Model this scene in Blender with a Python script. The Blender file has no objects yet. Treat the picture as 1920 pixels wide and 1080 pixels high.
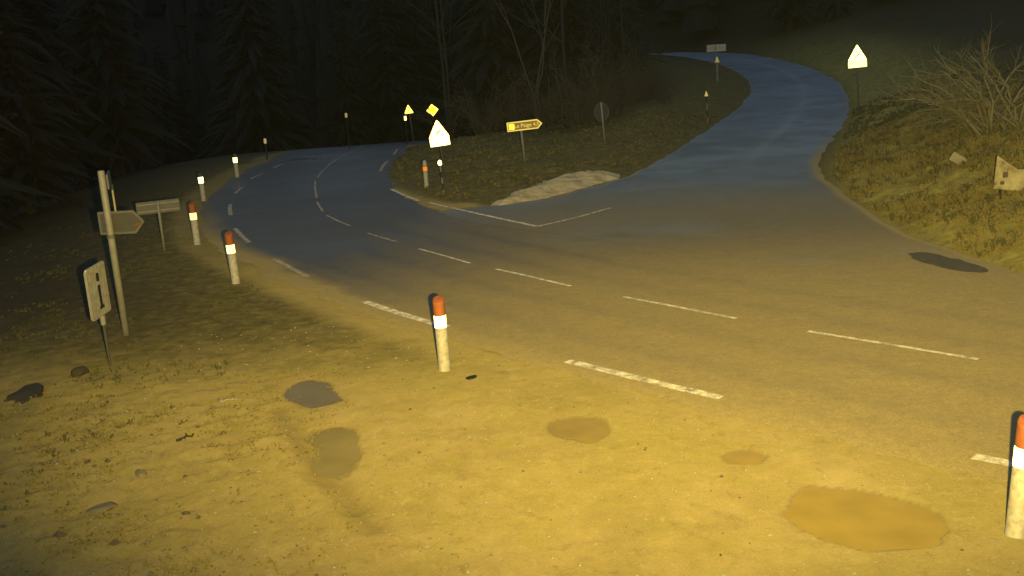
# Night view of a mountain-pass road junction, lit by the floodlight on the camera mast.
# World units are metres; +Y runs away from the mast, z = 0 is the road at the junction.
import bpy, bmesh, math, random
import numpy as np
from mathutils import Vector, Matrix

random.seed(7)
RNG = np.random.default_rng(7)
SC = bpy.context.scene
COL = SC.collection

# ------------------------------------------------------------------ camera, light, exposure
PITCH, ROLL, CAM_H, FOCAL = .2315, .0669, 5.215, 1947.6
fw = Vector((0, math.cos(PITCH), -math.sin(PITCH)))
r0 = Vector((1, 0, 0)); u0 = Vector((0, math.sin(PITCH), math.cos(PITCH)))
rt = math.cos(ROLL) * r0 - math.sin(ROLL) * u0
up = math.sin(ROLL) * r0 + math.cos(ROLL) * u0
cam = bpy.data.cameras.new('camera'); cam_o = bpy.data.objects.new('camera', cam); COL.objects.link(cam_o)
cam_o.matrix_world = Matrix(((rt.x, up.x, -fw.x, 0), (rt.y, up.y, -fw.y, 0), (rt.z, up.z, -fw.z, CAM_H), (0, 0, 0, 1)))
cam.sensor_width = 36; cam.lens = FOCAL / 1920 * 36; cam.clip_start = .1; cam.clip_end = 3000
SC.camera = cam_o
VEIL = 4.6e-5

SKY_STRENGTH = .044
MOON_ELEV, MOON_ROT = math.radians(38), math.radians(200)
world = bpy.data.worlds.new('World'); SC.world = world; world.use_nodes = True
wn = world.node_tree; bgn = wn.nodes['Background']
sky = wn.nodes.new('ShaderNodeTexSky'); sky.sky_type = 'NISHITA'; sky.sun_disc = False
sky.sun_elevation = MOON_ELEV; sky.sun_rotation = MOON_ROT; sky.air_density = 1.6; sky.dust_density = .3; sky.ozone_density = 2.5
wn.links.new(sky.outputs[0], bgn.inputs[0]); bgn.inputs[1].default_value = SKY_STRENGTH

def direct(o, d):
    o.rotation_euler = Vector(d).to_track_quat('-Z', 'Y').to_euler()
moon = bpy.data.lights.new('moon', 'SUN'); moon.energy = .03; moon.angle = math.radians(.5); moon.color = (.75, .87, 1)
moon_o = bpy.data.objects.new('moon', moon); COL.objects.link(moon_o); moon_o.location = (0, 0, 60)
direct(moon_o, (-math.sin(MOON_ROT) * math.cos(MOON_ELEV), -math.cos(MOON_ROT) * math.cos(MOON_ELEV), -math.sin(MOON_ELEV)))

FLOOD_W, FLOOD_COL = 23000, (1.0, .745, .19)
flood = bpy.data.lights.new('floodlight', 'SPOT'); flood.energy = FLOOD_W; flood.color = FLOOD_COL
flood.spot_size = math.radians(71); flood.spot_blend = 1.0; flood.shadow_soft_size = .05
flood_o = bpy.data.objects.new('floodlight', flood); COL.objects.link(flood_o)
flood_o.location = (.30, .05, 5.02)
direct(flood_o, (.15, 1, -.030)); flood_o.rotation_euler.rotate_axis('Z', math.radians(2)); flood_o.scale = (1.75, 1, 1)      # the lamp throws a wide, flat beam

SC.view_settings.view_transform = 'Standard'; SC.view_settings.look = 'None'
SC.view_settings.exposure = 0; SC.view_settings.gamma = 1; SC.view_settings.use_curve_mapping = False
SC.render.engine = 'CYCLES'
SC.cycles.use_denoising = True; SC.cycles.max_bounces = 5; SC.cycles.diffuse_bounces = 2; SC.cycles.glossy_bounces = 3
SC.cycles.sample_clamp_indirect = 3

# ------------------------------------------------------------------ surveyed layout (metres)
L = {"edge": [[5.421, 11.653], [2.922, 14.267], [0.839, 16.528], [-3.206, 21.755], [-4.984, 24.83], [-6.269, 27.249], [-7.649, 30.186], [-8.693, 32.844], [-9.961, 37.318], [-11.077, 43.046], [-11.402, 47.842], [-11.229, 51.794], [-10.587, 54.064]], "centre": [[7.09, 15.208], [5.082, 17.319], [4.081, 18.441], [2.257, 20.652], [1.271, 21.903], [-0.35, 24.166], [-2.428, 27.394], [-3.171, 28.741], [-4.92, 31.966], [-6.774, 37.31], [-7.778, 42.556], [-8.444, 48.239], [-8.494, 53.034], [-8.345, 56.254], [-10.528, 79.886]], "edge_dashes": [[[5.414, 11.638], [5.618, 11.455], [5.852, 11.225]], [[0.839, 16.528], [1.949, 15.308], [2.922, 14.267]], [[-3.206, 21.755], [-2.164, 20.31], [-1.293, 19.2]], [[-6.315, 27.334], [-5.661, 26.103], [-4.945, 24.759]], [[-8.719, 32.952], [-8.213, 31.621], [-7.632, 30.18]], [[-10.318, 38.752], [-10.017, 37.466], [-9.607, 35.974]], [[-10.941, 42.036], [-11.052, 43.033], [-11.117, 44.053]], [[-11.429, 46.891], [-11.402, 47.842], [-11.261, 48.77]], [[-11.256, 50.903], [-11.229, 51.794], [-11.141, 52.68]]], "centre_dashes": [[[5.082, 17.319], [6.148, 16.215], [7.09, 15.208]], [[2.257, 20.652], [3.221, 19.508], [4.081, 18.441]], [[-0.35, 24.166], [0.476, 23.044], [1.271, 21.903]], [[-2.428, 27.394], [-1.683, 26.208], [-0.982, 25.049]], [[-4.147, 30.37], [-3.641, 29.49], [-3.132, 28.647]], [[-6.036, 34.491], [-5.538, 33.319], [-4.902, 31.959]], [[-6.909, 37.89], [-6.685, 36.891], [-6.289, 35.392]], [[-8.094, 44.416], [-7.601, 41.511], [-7.103, 38.923]], [[-8.419, 48.854], [-8.351, 47.374], [-8.193, 45.555]], [[-8.527, 51.837], [-8.502, 50.659], [-8.401, 49.057]], [[-8.417, 54.0], [-8.494, 53.034], [-8.498, 51.82]], [[-8.345, 56.254], [-8.382, 55.309], [-8.398, 54.247]], [[-8.439, 59.906], [-8.355, 57.995], [-8.307, 56.598]], [[-10.418, 79.361], [-9.175, 67.969], [-8.515, 61.599]]], "isl_lines": [[[0.826, 29.629], [-0.855, 32.549], [-2.706, 35.873]], [[-3.08, 36.42], [-3.688, 38.025], [-4.424, 40.111]], [[-5.52, 46.404], [-5.626, 48.536], [-5.631, 50.801]], [[-5.632, 53.802], [-5.652, 54.894], [-5.711, 57.024]]], "stop_line": [[0.826, 29.629], [1.969, 30.671], [3.24, 32.086]], "isl": [[-5.681, 55.496], [-5.528, 50.039], [-5.381, 47.132], [-4.881, 43.62], [-4.238, 40.789], [-2.85, 37.227], [-1.812, 35.349], [-1.262, 35.347], [-0.613, 34.22], [0.919, 34.851], [2.72, 37.031], [4.394, 39.035], [5.372, 41.04], [7.543, 46.478], [11.303, 56.878], [15.969, 70.304], [19.883, 83.167], [21.981, 95.52], [22.732, 110.846], [20.781, 125.95]], "toe": [[10.43, 19.67], [10.295, 20.242], [9.936, 21.34], [9.925, 23.488], [9.89, 25.321], [10.101, 28.154], [10.433, 31.63], [10.974, 34.533], [12.038, 38.266], [14.032, 43.755], [17.895, 54.099], [21.689, 64.797], [25.489, 77.124], [27.722, 86.838], [29.313, 101.137], [28.671, 120.239]], "side_l": [[0.919, 34.851], [2.72, 37.031], [4.394, 39.035], [5.372, 41.04], [7.543, 46.478], [11.303, 56.878], [15.969, 70.304], [19.883, 83.167], [21.981, 95.52], [22.732, 110.846], [20.781, 125.95]], "side_r": [[9.84, 25.19], [10.015, 27.915], [10.862, 34.179], [11.094, 35.909], [12.841, 41.926], [17.448, 53.406], [21.593, 64.905], [25.684, 78.44], [27.658, 87.474], [29.163, 102.044], [28.384, 120.564], [21.3, 133.061]], "snow": [[-0.667, 34.243], [0.22, 36.456], [1.036, 38.158], [1.687, 39.346], [2.807, 40.716], [3.835, 40.496], [4.407, 40.014], [4.339, 38.905], [3.362, 37.724], [1.685, 35.634], [0.733, 34.691], [-0.17, 34.025]], "puddles": [[[-3.758, 15.894], [-3.726, 16.262], [-3.632, 16.463], [-3.417, 16.502], [-3.155, 16.362], [-3.002, 16.056], [-2.921, 15.749], [-2.788, 15.415], [-2.928, 15.197], [-3.201, 15.106], [-3.372, 15.285], [-3.518, 15.487], [-3.643, 15.613]], [[-2.963, 14.092], [-2.597, 14.216], [-2.358, 14.043], [-2.269, 13.476], [-2.191, 13.042], [-2.189, 12.541], [-2.221, 12.326], [-2.368, 12.401], [-2.601, 12.576], [-2.751, 12.847], [-2.736, 13.269], [-2.87, 13.544], [-3.01, 13.708]], [[0.336, 13.584], [0.439, 13.838], [0.617, 13.911], [0.973, 13.908], [1.153, 13.809], [1.205, 13.588], [1.13, 13.157], [0.852, 12.937], [0.755, 13.05], [0.446, 13.282]], [[2.506, 12.174], [2.647, 12.325], [2.812, 12.367], [2.959, 12.27], [3.005, 12.105], [2.913, 11.95], [2.711, 11.934], [2.535, 12.032]], [[2.842, 10.547], [3.068, 10.972], [3.258, 11.207], [3.503, 11.093], [3.945, 10.862], [4.302, 10.539], [4.431, 10.174], [4.354, 9.885], [4.159, 9.604], [3.798, 9.541], [3.339, 9.617], [3.067, 9.879], [2.877, 10.19]], [[8.947, 22.94], [9.384, 22.914], [9.628, 22.348], [9.796, 21.661], [9.877, 20.776], [9.601, 20.606], [9.217, 20.983], [8.936, 21.662], [8.889, 22.36]]], "ruts": [[[-3.693, 15.035], [-3.107, 13.626], [-2.614, 12.441], [-1.741, 10.807]], [[-1.157, 18.864], [-0.165, 17.475], [0.796, 16.42]], [[-2.714, 12.629], [-2.284, 12.058], [-2.032, 11.407]], [[9.069, 25.257], [9.074, 23.208], [9.077, 22.009]]], "P": {"info": [-7.351, 18.043, -0.0], "pole": [-7.816, 20.274, -0.0], "bar": [-10.067, 29.966, -0.0], "dB": [-6.628, 24.508, -0.0], "dC": [-9.275, 30.599, -0.0], "dD": [-11.847, 40.678, -0.0], "dE": [-12.336, 48.145, -0.0], "dF": [-12.635, 56.0, 0.011], "dG": [-9.213, 63.0, 1.611], "gp": [-3.021, 39.875, -0.0], "snow": [-2.273, 38.051, -0.0], "tri": [-2.416, 42.317, -0.0], "le": [0.896, 43.766, -0.0], "stop": [4.747, 48.813, -0.0], "sp2": [11.891, 60.27, -0.0], "bar2": [18.474, 89.586, 0.782], "dR": [4.97, 9.686, -0.0], "dA": [-1.209, 16.57, -0.0], "tri2": [-5.58, 66.0, 1.633], "dia": [-4.214, 68.0, 1.321], "ref": [-5.969, 66.0, 1.03], "tri3": [19.855, 58.0, 3.291]}, "bits": {"s1": [-5.035, 12.825, -0.0], "s2": [-5.22, 11.898, -0.0], "s3": [6.032, 24.256, -0.0], "clod": [-8.231, 16.645, -0.0], "clod2": [-7.745, 17.693, -0.0], "twig": [-4.821, 14.096, -0.0], "twig2": [-4.574, 15.623, -0.0], "black": [-0.758, 15.991, -0.0], "s4": [-1.666, 36.416, -0.0], "plate": [13.633, 31.0, 0.923], "board": [14.031, 28.0, 0.86], "bush": [14.757, 31.0, 1.644]}, "wetp": [[4.585, 27.741, 1.9, 1.3], [7.734, 23.044, 1.5, 0.8], [9.896, 35.091, 0.5, 1.6], [2.548, 27.693, 1.5, 1.2], [8.701, 37.2, 1.6, 3.0]]}

# ------------------------------------------------------------------ helpers
def vn(x, y, seed=0):
    """smooth value noise 0..1"""
    xi = np.floor(x).astype(np.int64); yi = np.floor(y).astype(np.int64)
    xf = x - xi; yf = y - yi
    def hsh(a, b):
        n = (a * 374761393 + b * 668265263 + seed * 1274126177) & 0x7fffffff
        n = ((n ^ (n >> 13)) * 1274126177) & 0x7fffffff
        return ((n ^ (n >> 16)) & 0xffff) / 65535.0
    sx = xf * xf * (3 - 2 * xf); sy = yf * yf * (3 - 2 * yf)
    a = hsh(xi, yi); b = hsh(xi + 1, yi); c = hsh(xi, yi + 1); d = hsh(xi + 1, yi + 1)
    return (a * (1 - sx) + b * sx) * (1 - sy) + (c * (1 - sx) + d * sx) * sy
def fbm(x, y, seed=0, octv=4):
    s = 0; a = .5; t = 0
    for i in range(octv):
        s = s + a * vn(x * 2 ** i, y * 2 ** i, seed + i * 17); t += a; a *= .5
    return s / t
def inpoly(x, y, poly):
    P = np.array(poly); ins = np.zeros(x.shape, bool); j = len(P) - 1
    for i in range(len(P)):
        xi, yi = P[i]; xj, yj = P[j]
        c = ((yi > y) != (yj > y)) & (x < (xj - xi) * (y - yi) / (yj - yi + 1e-12) + xi)
        ins ^= c; j = i
    return ins
def dline(x, y, pts, closed=False):
    P = np.array(pts); d = np.full(x.shape, 1e9)
    seg = list(zip(P[:-1], P[1:])) + ([(P[-1], P[0])] if closed else [])
    for a, b in seg:
        v = b - a; t = np.clip(((x - a[0]) * v[0] + (y - a[1]) * v[1]) / (v @ v + 1e-12), 0, 1)
        d = np.minimum(d, np.hypot(x - a[0] - t * v[0], y - a[1] - t * v[1]))
    return d
def sdist(x, y, poly):
    d = dline(x, y, poly, True); return np.where(inpoly(x, y, poly), d, -d)
def resample(pts, step):
    """Catmull-Rom through pts, then even steps"""
    P = [np.array(p, float) for p in pts]
    P = [2 * P[0] - P[1]] + P + [2 * P[-1] - P[-2]]
    out = []
    for i in range(1, len(P) - 2):
        for t in np.linspace(0, 1, 24, endpoint=False):
            a, b, c, d = P[i - 1:i + 3]
            out.append(.5 * (2 * b + (c - a) * t + (2 * a - 5 * b + 4 * c - d) * t * t + (3 * b - a - 3 * c + d) * t ** 3))
    out.append(P[-2]); out = np.array(out)
    s = np.r_[0, np.cumsum(np.linalg.norm(np.diff(out, axis=0), axis=1))]
    n = max(2, int(s[-1] / step) + 1); q = np.linspace(0, s[-1], n)
    return np.stack([np.interp(q, s, out[:, k]) for k in range(out.shape[1])], 1)
def ss(a, b, x):
    t = np.clip((x - a) / (b - a), 0, 1); return t * t * (3 - 2 * t)

def zbase(x, y):
    x = np.asarray(x, float); y = np.asarray(y, float)
    s = np.maximum(0, y - 66.); d = np.maximum(0, y - 55.); w = ss(0, 9, x)
    return w * .05 * s * s / (s + 12) - (1 - w) * .085 * d * d / (d + 7)       # side road climbs, main road drops over the crest

class MB:
    def __init__(self): self.v = []; self.f = []; self.mi = []
    def add(self, vs, fs, m=0):
        o = len(self.v); self.v += [tuple(map(float, p)) for p in vs]
        self.f += [tuple(i + o for i in f) for f in fs]; self.mi += [m] * len(fs)
        return self
    def box(self, cx, cy, cz, sx, sy, sz, m=0):
        x, y, z = sx / 2, sy / 2, sz / 2
        vs = [(cx + a * x, cy + b * y, cz + c * z) for a in (-1, 1) for b in (-1, 1) for c in (-1, 1)]
        return self.add(vs, [(0, 1, 3, 2), (4, 6, 7, 5), (0, 4, 5, 1), (2, 3, 7, 6), (0, 2, 6, 4), (1, 5, 7, 3)], m)
    def lathe(self, prof, n=20, m=0, cx=0, cy=0):
        vs = []; fs = []
        for r, z in prof:
            for k in range(n):
                a = 2 * math.pi * k / n; vs.append((cx + r * math.cos(a), cy + r * math.sin(a), z))
        for i in range(len(prof) - 1):
            for k in range(n):
                k2 = (k + 1) % n; fs.append((i * n + k, i * n + k2, (i + 1) * n + k2, (i + 1) * n + k))
        fs.append(tuple(range(n))[::-1]); fs.append(tuple((len(prof) - 1) * n + k for k in range(n)))
        return self.add(vs, fs, m)
    def tube(self, pts, rad, n=6, m=0):
        P = [Vector(p) for p in pts]; vs = []; fs = []
        t = (P[1] - P[0]).normalized(); nn = t.orthogonal().normalized()
        for i, p in enumerate(P):
            t2 = (P[min(i + 1, len(P) - 1)] - P[max(i - 1, 0)]).normalized()
            nn = (nn - t2 * nn.dot(t2)).normalized(); b = t2.cross(nn)
            for k in range(n):
                a = 2 * math.pi * k / n; vs.append(p + (nn * math.cos(a) + b * math.sin(a)) * rad[i])
        for i in range(len(P) - 1):
            for k in range(n):
                k2 = (k + 1) % n; fs.append((i * n + k, i * n + k2, (i + 1) * n + k2, (i + 1) * n + k))
        fs.append(tuple(range(n))[::-1]); fs.append(tuple((len(P) - 1) * n + k for k in range(n)))
        return self.add(vs, fs, m)
    def plate(self, outline, y0, y1, m=0, bevel=None):
        """outline in (x,z), extruded from y0 (front) to y1 (back)"""
        n = len(outline)
        vs = [(x, y0, z) for x, z in outline] + [(x, y1, z) for x, z in outline]
        fs = [tuple(range(n)), tuple(range(2 * n - 1, n - 1, -1))] + [(i, i + n, (i + 1) % n + n, (i + 1) % n) for i in range(n)]
        return self.add(vs, fs, m)
    def mesh(self, name, mats, smooth=False):
        me = bpy.data.meshes.new(name); me.from_pydata(self.v, [], self.f)
        for mm in (mats if isinstance(mats, (list, tuple)) else [mats]): me.materials.append(mm)
        if any(self.mi): me.polygons.foreach_set('material_index', self.mi)
        bm = bmesh.new(); bm.from_mesh(me); bmesh.ops.recalc_face_normals(bm, faces=bm.faces); bm.to_mesh(me); bm.free()
        if smooth: me.polygons.foreach_set('use_smooth', [True] * len(me.polygons))
        me.update(); return me
    def build(self, name, mats, parent=None, smooth=False):
        o = bpy.data.objects.new(name, self.mesh(name, mats, smooth)); COL.objects.link(o)
        if parent is not None: o.parent = parent
        return o
def thing(name, label, cat, loc=(0, 0, 0), rz=0, group=None, tilt=(0, 0)):
    o = bpy.data.objects.new(name, None); COL.objects.link(o); o.location = loc; o.rotation_euler = (tilt[0], tilt[1], rz)
    o['label'] = label; o['category'] = cat
    if group: o['group'] = group
    o.empty_display_size = .3
    return o
def tag(o, label=None, cat=None, group=None, kind=None):
    for k, v in (('label', label), ('category', cat), ('group', group), ('kind', kind)):
        if v: o[k] = v
    return o
def dup(root, loc, rz, label, group, scale=1):
    r = root.copy(); COL.objects.link(r); r.location = loc; r.rotation_euler = (0, 0, rz); r.scale = (scale,) * 3 if not isinstance(scale, tuple) else scale
    r['label'] = label; r['group'] = group
    for ch in list(root.children):
        c = ch.copy(); COL.objects.link(c); c.parent = r
        for g in ch.children:
            d = g.copy(); COL.objects.link(d); d.parent = c
    return r

# ------------------------------------------------------------------ materials
def mat(name):
    m = bpy.data.materials.new(name); m.use_nodes = True
    return m, m.node_tree, m.node_tree.nodes['Principled BSDF']
def ramp(nt, fac, stops):
    r = nt.nodes.new('ShaderNodeValToRGB'); nt.links.new(fac, r.inputs[0]); e = r.color_ramp.elements
    while len(e) < len(stops): e.new(.5)
    for i, (p, c) in enumerate(stops): e[i].position = p; e[i].color = (*c, 1) if len(c) == 3 else c
    return r.outputs[0]
def noise(nt, scale, detail=4, rough=.55, vec=None, dist=0):
    n = nt.nodes.new('ShaderNodeTexNoise'); n.inputs['Scale'].default_value = scale; n.inputs['Detail'].default_value = detail
    n.inputs['Roughness'].default_value = rough; n.inputs['Distortion'].default_value = dist
    if vec is not None: nt.links.new(vec, n.inputs['Vector'])
    return n.outputs[0]
def mixc(nt, fac, a, b, mode='MIX'):
    m = nt.nodes.new('ShaderNodeMix'); m.data_type = 'RGBA'; m.blend_type = mode
    for sock, v in ((m.inputs[0], fac), (m.inputs[6], a), (m.inputs[7], b)):
        if hasattr(v, 'is_linked'): nt.links.new(v, sock)
        elif isinstance(v, tuple): sock.default_value = (*v, 1)
        else: sock.default_value = v
    return m.outputs[2]
def objc(nt):
    return nt.nodes.new('ShaderNodeTexCoord').outputs['Object']
def attr(nt, name):
    a = nt.nodes.new('ShaderNodeAttribute'); a.attribute_name = name; return a.outputs['Fac']
def bump(nt, bsdf, h, strength, dist=.02):
    b = nt.nodes.new('ShaderNodeBump'); b.inputs['Strength'].default_value = strength; b.inputs['Distance'].default_value = dist
    nt.links.new(h, b.inputs['Height']); nt.links.new(b.outputs[0], bsdf.inputs['Normal'])
def mth(nt, op, a, b=None):
    m = nt.nodes.new('ShaderNodeMath'); m.operation = op
    for s, v in ((m.inputs[0], a), (m.inputs[1], b)):
        if v is None: continue
        if hasattr(v, 'is_linked'): nt.links.new(v, s)
        else: s.default_value = v
    return m.outputs[0]
def plain(name, col, rough=.6, grime=None, gscale=9, metallic=0, amount=.5):
    m, nt, b = mat(name)
    c = objc(nt)
    g = grime or tuple(v * .55 for v in col)
    f = ramp(nt, noise(nt, gscale, 5, .65, c), [(.42, (0, 0, 0)), (.72, (amount,) * 3)])
    nt.links.new(mixc(nt, f, col, g), b.inputs['Base Color'])
    b.inputs['Roughness'].default_value = rough; b.inputs['Metallic'].default_value = metallic
    return m
def retro(name, col, gain, grime=.15, beads=.32):
    """Glass-bead road-sign sheeting: a diffuse film plus beads that send light back to where it came from."""
    m, nt, b = mat(name)
    c = objc(nt)
    f = ramp(nt, noise(nt, 14, 4, .6, c), [(.45, (0, 0, 0)), (.8, (grime,) * 3)])
    cc = mixc(nt, f, col, tuple(v * .4 for v in col))
    nt.links.new(cc, b.inputs['Base Color']); b.inputs['Roughness'].default_value = .45
    g = nt.nodes.new('ShaderNodeBsdfGlossy'); g.inputs['Roughness'].default_value = beads
    geo = nt.nodes.new('ShaderNodeNewGeometry')
    nt.links.new(geo.outputs['Incoming'], g.inputs['Normal'])
    nt.links.new(cc, g.inputs['Color'])
    mx = nt.nodes.new('ShaderNodeMixShader'); mx.inputs[0].default_value = gain
    nt.links.new(b.outputs[0], mx.inputs[1]); nt.links.new(g.outputs[0], mx.inputs[2])
    nt.links.new(mx.outputs[0], nt.nodes['Material Output'].inputs['Surface'])
    return m

def ground_material():
    m, nt, b = mat('mud_gravel_and_turf'); c = objc(nt)
    big = noise(nt, .22, 5, .6, c); mid = noise(nt, 1.3, 5, .62, c, .4); fine = noise(nt, 9, 6, .7, c); grit = noise(nt, 38, 3, .6, c)
    mud = ramp(nt, mid, [(.25, (.24, .185, .075)), (.5, (.30, .235, .10)), (.75, (.36, .29, .135))])
    ochre = ramp(nt, fine, [(.3, (.25, .205, .065)), (.7, (.33, .27, .095))])
    base = mixc(nt, ramp(nt, big, [(.40, (0, 0, 0)), (.58, (.85,) * 3)]), mud, ochre)
    base = mixc(nt, ramp(nt, noise(nt, .55, 6, .7, c, .8), [(.46, (0, 0, 0)), (.66, (.55,) * 3)]), base, (.20, .165, .055))
    lump = noise(nt, 4.6, 5, .7, c, .7)
    base = mixc(nt, ramp(nt, lump, [(.28, (.55,) * 3), (.45, (0, 0, 0))]), base, (.17, .13, .05))
    base = mixc(nt, ramp(nt, lump, [(.56, (0, 0, 0)), (.74, (.6,) * 3)]), base, (.40, .33, .15))
    base = mixc(nt, ramp(nt, noise(nt, 2.4, 5, .7, c, .3), [(.5, (0, 0, 0)), (.7, (.5,) * 3)]), base, (.26, .24, .06))
    base = mixc(nt, ramp(nt, grit, [(.55, (0, 0, 0)), (.74, (.45,) * 3)]), base, (.44, .37, .22))
    base = mixc(nt, ramp(nt, grit, [(.25, (.5,) * 3), (.42, (0, 0, 0))]), base, (.16, .12, .055))
    turf = ramp(nt, noise(nt, 3.2, 6, .68, c, .6), [(.25, (.05, .045, .018)), (.5, (.11, .095, .034)), (.72, (.20, .165, .06))])
    moss = ramp(nt, noise(nt, 2.1, 6, .7, c, .8), [(.28, (.085, .07, .03)), (.44, (.20, .175, .05)), (.58, (.28, .25, .06)), (.75, (.36, .31, .09))])
    turf = mixc(nt, attr(nt, 'moss'), turf, moss)
    v = attr(nt, 'verge')
    v2 = mth(nt, 'ADD', v, mth(nt, 'MULTIPLY', mth(nt, 'SUBTRACT', mid, .5), .9))
    vf = ramp(nt, v2, [(.15, (0, 0, 0)), (.85, (1, 1, 1))])
    base = mixc(nt, vf, base, turf)
    # damp rim of soil close to standing water and along wheel ruts
    base = mixc(nt, attr(nt, 'wet'), base, (.13, .10, .05))
    base = mixc(nt, attr(nt, 'wood'), base, (.024, .020, .012))  # forest floor, plus the dark outside the beam put into the colour
    nt.links.new(base, b.inputs['Base Color'])
    b.inputs['Roughness'].default_value = .9
    b.inputs['Diffuse Roughness'].default_value = 1.0
    b.inputs['Specular IOR Level'].default_value = .25
    bump(nt, b, mth(nt, 'ADD', fine, mth(nt, 'MULTIPLY', grit, .6)), .55, .02)
    return m
def asphalt_material():
    m, nt, b = mat('worn_damp_asphalt'); c = objc(nt)
    grit = noise(nt, 60, 3, .7, c); mid = noise(nt, .9, 5, .6, c); big = noise(nt, .16, 4, .55, c, .5)
    a = ramp(nt, grit, [(.3, (.115, .115, .122)), (.6, (.165, .162, .165)), (.8, (.22, .21, .20))])
    a = mixc(nt, ramp(nt, mid, [(.35, (.2,) * 3), (.7, (0, 0, 0))]), a, (.12, .12, .125))
    dirt_glow = mth(nt, 'ADD', attr(nt, 'dirt_glow'), mth(nt, 'MULTIPLY', mth(nt, 'SUBTRACT', noise(nt, 2.2, 7, .72, c, .5), .5), .32))
    df = ramp(nt, dirt_glow, [(.10, (0, 0, 0)), (.75, (1, 1, 1))])
    mud_glow_col = ramp(nt, noise(nt, 7, 5, .65, c), [(.3, (.26, .205, .088)), (.7, (.325, .26, .113))])
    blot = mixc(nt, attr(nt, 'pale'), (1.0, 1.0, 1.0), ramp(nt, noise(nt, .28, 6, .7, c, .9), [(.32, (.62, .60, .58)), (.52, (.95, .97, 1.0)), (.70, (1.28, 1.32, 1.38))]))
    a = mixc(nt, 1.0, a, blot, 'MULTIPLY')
    a = mixc(nt, 1.0, a, ramp(nt, attr(nt, 'pale'), [(0, (.47, .465, .47)), (1, (1.25, 1.58, 1.95))]), 'MULTIPLY')  # blue sky light on the side road is put into the colour
    mud_glow_col = mixc(nt, 1.0, mud_glow_col, ramp(nt, noise(nt, 26, 6, .75, c), [(.3, (.70, .70, .70)), (.68, (1.2, 1.2, 1.2))]), 'MULTIPLY')
    a = mixc(nt, df, a, mud_glow_col)  # edge dirt, and warm lamplight on the near road put into the colour
    a = mixc(nt, attr(nt, 'damp'), a, (.20, .245, .30))  # damp patches with their bluish sky sheen painted into the colour
    a = mixc(nt, mth(nt, 'MULTIPLY', attr(nt, 'track'), .55), a, (.30, .36, .42))
    nt.links.new(a, b.inputs['Base Color'])
    w = ramp(nt, big, [(.35, (.34,) * 3), (.65, (.52,) * 3)])
    rr = mixc(nt, df, w, (.85, .85, .85))
    nt.links.new(rr, b.inputs['Roughness'])
    b.inputs['Diffuse Roughness'].default_value = .8
    b.inputs['Specular IOR Level'].default_value = .6
    bump(nt, b, grit, .35, .008)
    return m
def water_material(name, col, rough=.03):
    m, nt, b = mat(name); c = objc(nt)
    nt.links.new(mixc(nt, ramp(nt, noise(nt, 1.6, 3, .5, c), [(.3, (0, 0, 0)), (.7, (1, 1, 1))]), col, tuple(v * .78 for v in col)), b.inputs['Base Color'])
    b.inputs['Roughness'].default_value = rough; b.inputs['IOR'].default_value = 1.333; b.inputs['Specular IOR Level'].default_value = .3
    return m
def paint_material(name='worn_white_road_paint', k=1.0):
    m, nt, b = mat(name); c = objc(nt)
    n = noise(nt, 5, 6, .72, c); g = noise(nt, 45, 3, .7, c)
    f = ramp(nt, mth(nt, 'ADD', mth(nt, 'MULTIPLY', n, .7), mth(nt, 'MULTIPLY', g, .3)), [(.40, (1, 1, 1)), (.60, (.12, .12, .12))])
    nt.links.new(mixc(nt, f, (.76 * k, .72 * k, .62 * k), (.18 * k, .165 * k, .13 * k)), b.inputs['Base Color'])
    b.inputs['Roughness'].default_value = .7; b.inputs['Diffuse Roughness'].default_value = 1
    bump(nt, b, g, .4, .006)
    return m
def grass_material(name, a, d, scale=1.0):
    m, nt, b = mat(name); c = objc(nt)
    f = noise(nt, .7 * scale, 4, .6, c)
    nt.links.new(ramp(nt, f, [(.3, a), (.7, d)]), b.inputs['Base Color']); b.inputs['Roughness'].default_value = .8
    b.inputs['Diffuse Roughness'].default_value = 1
    return m

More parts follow.
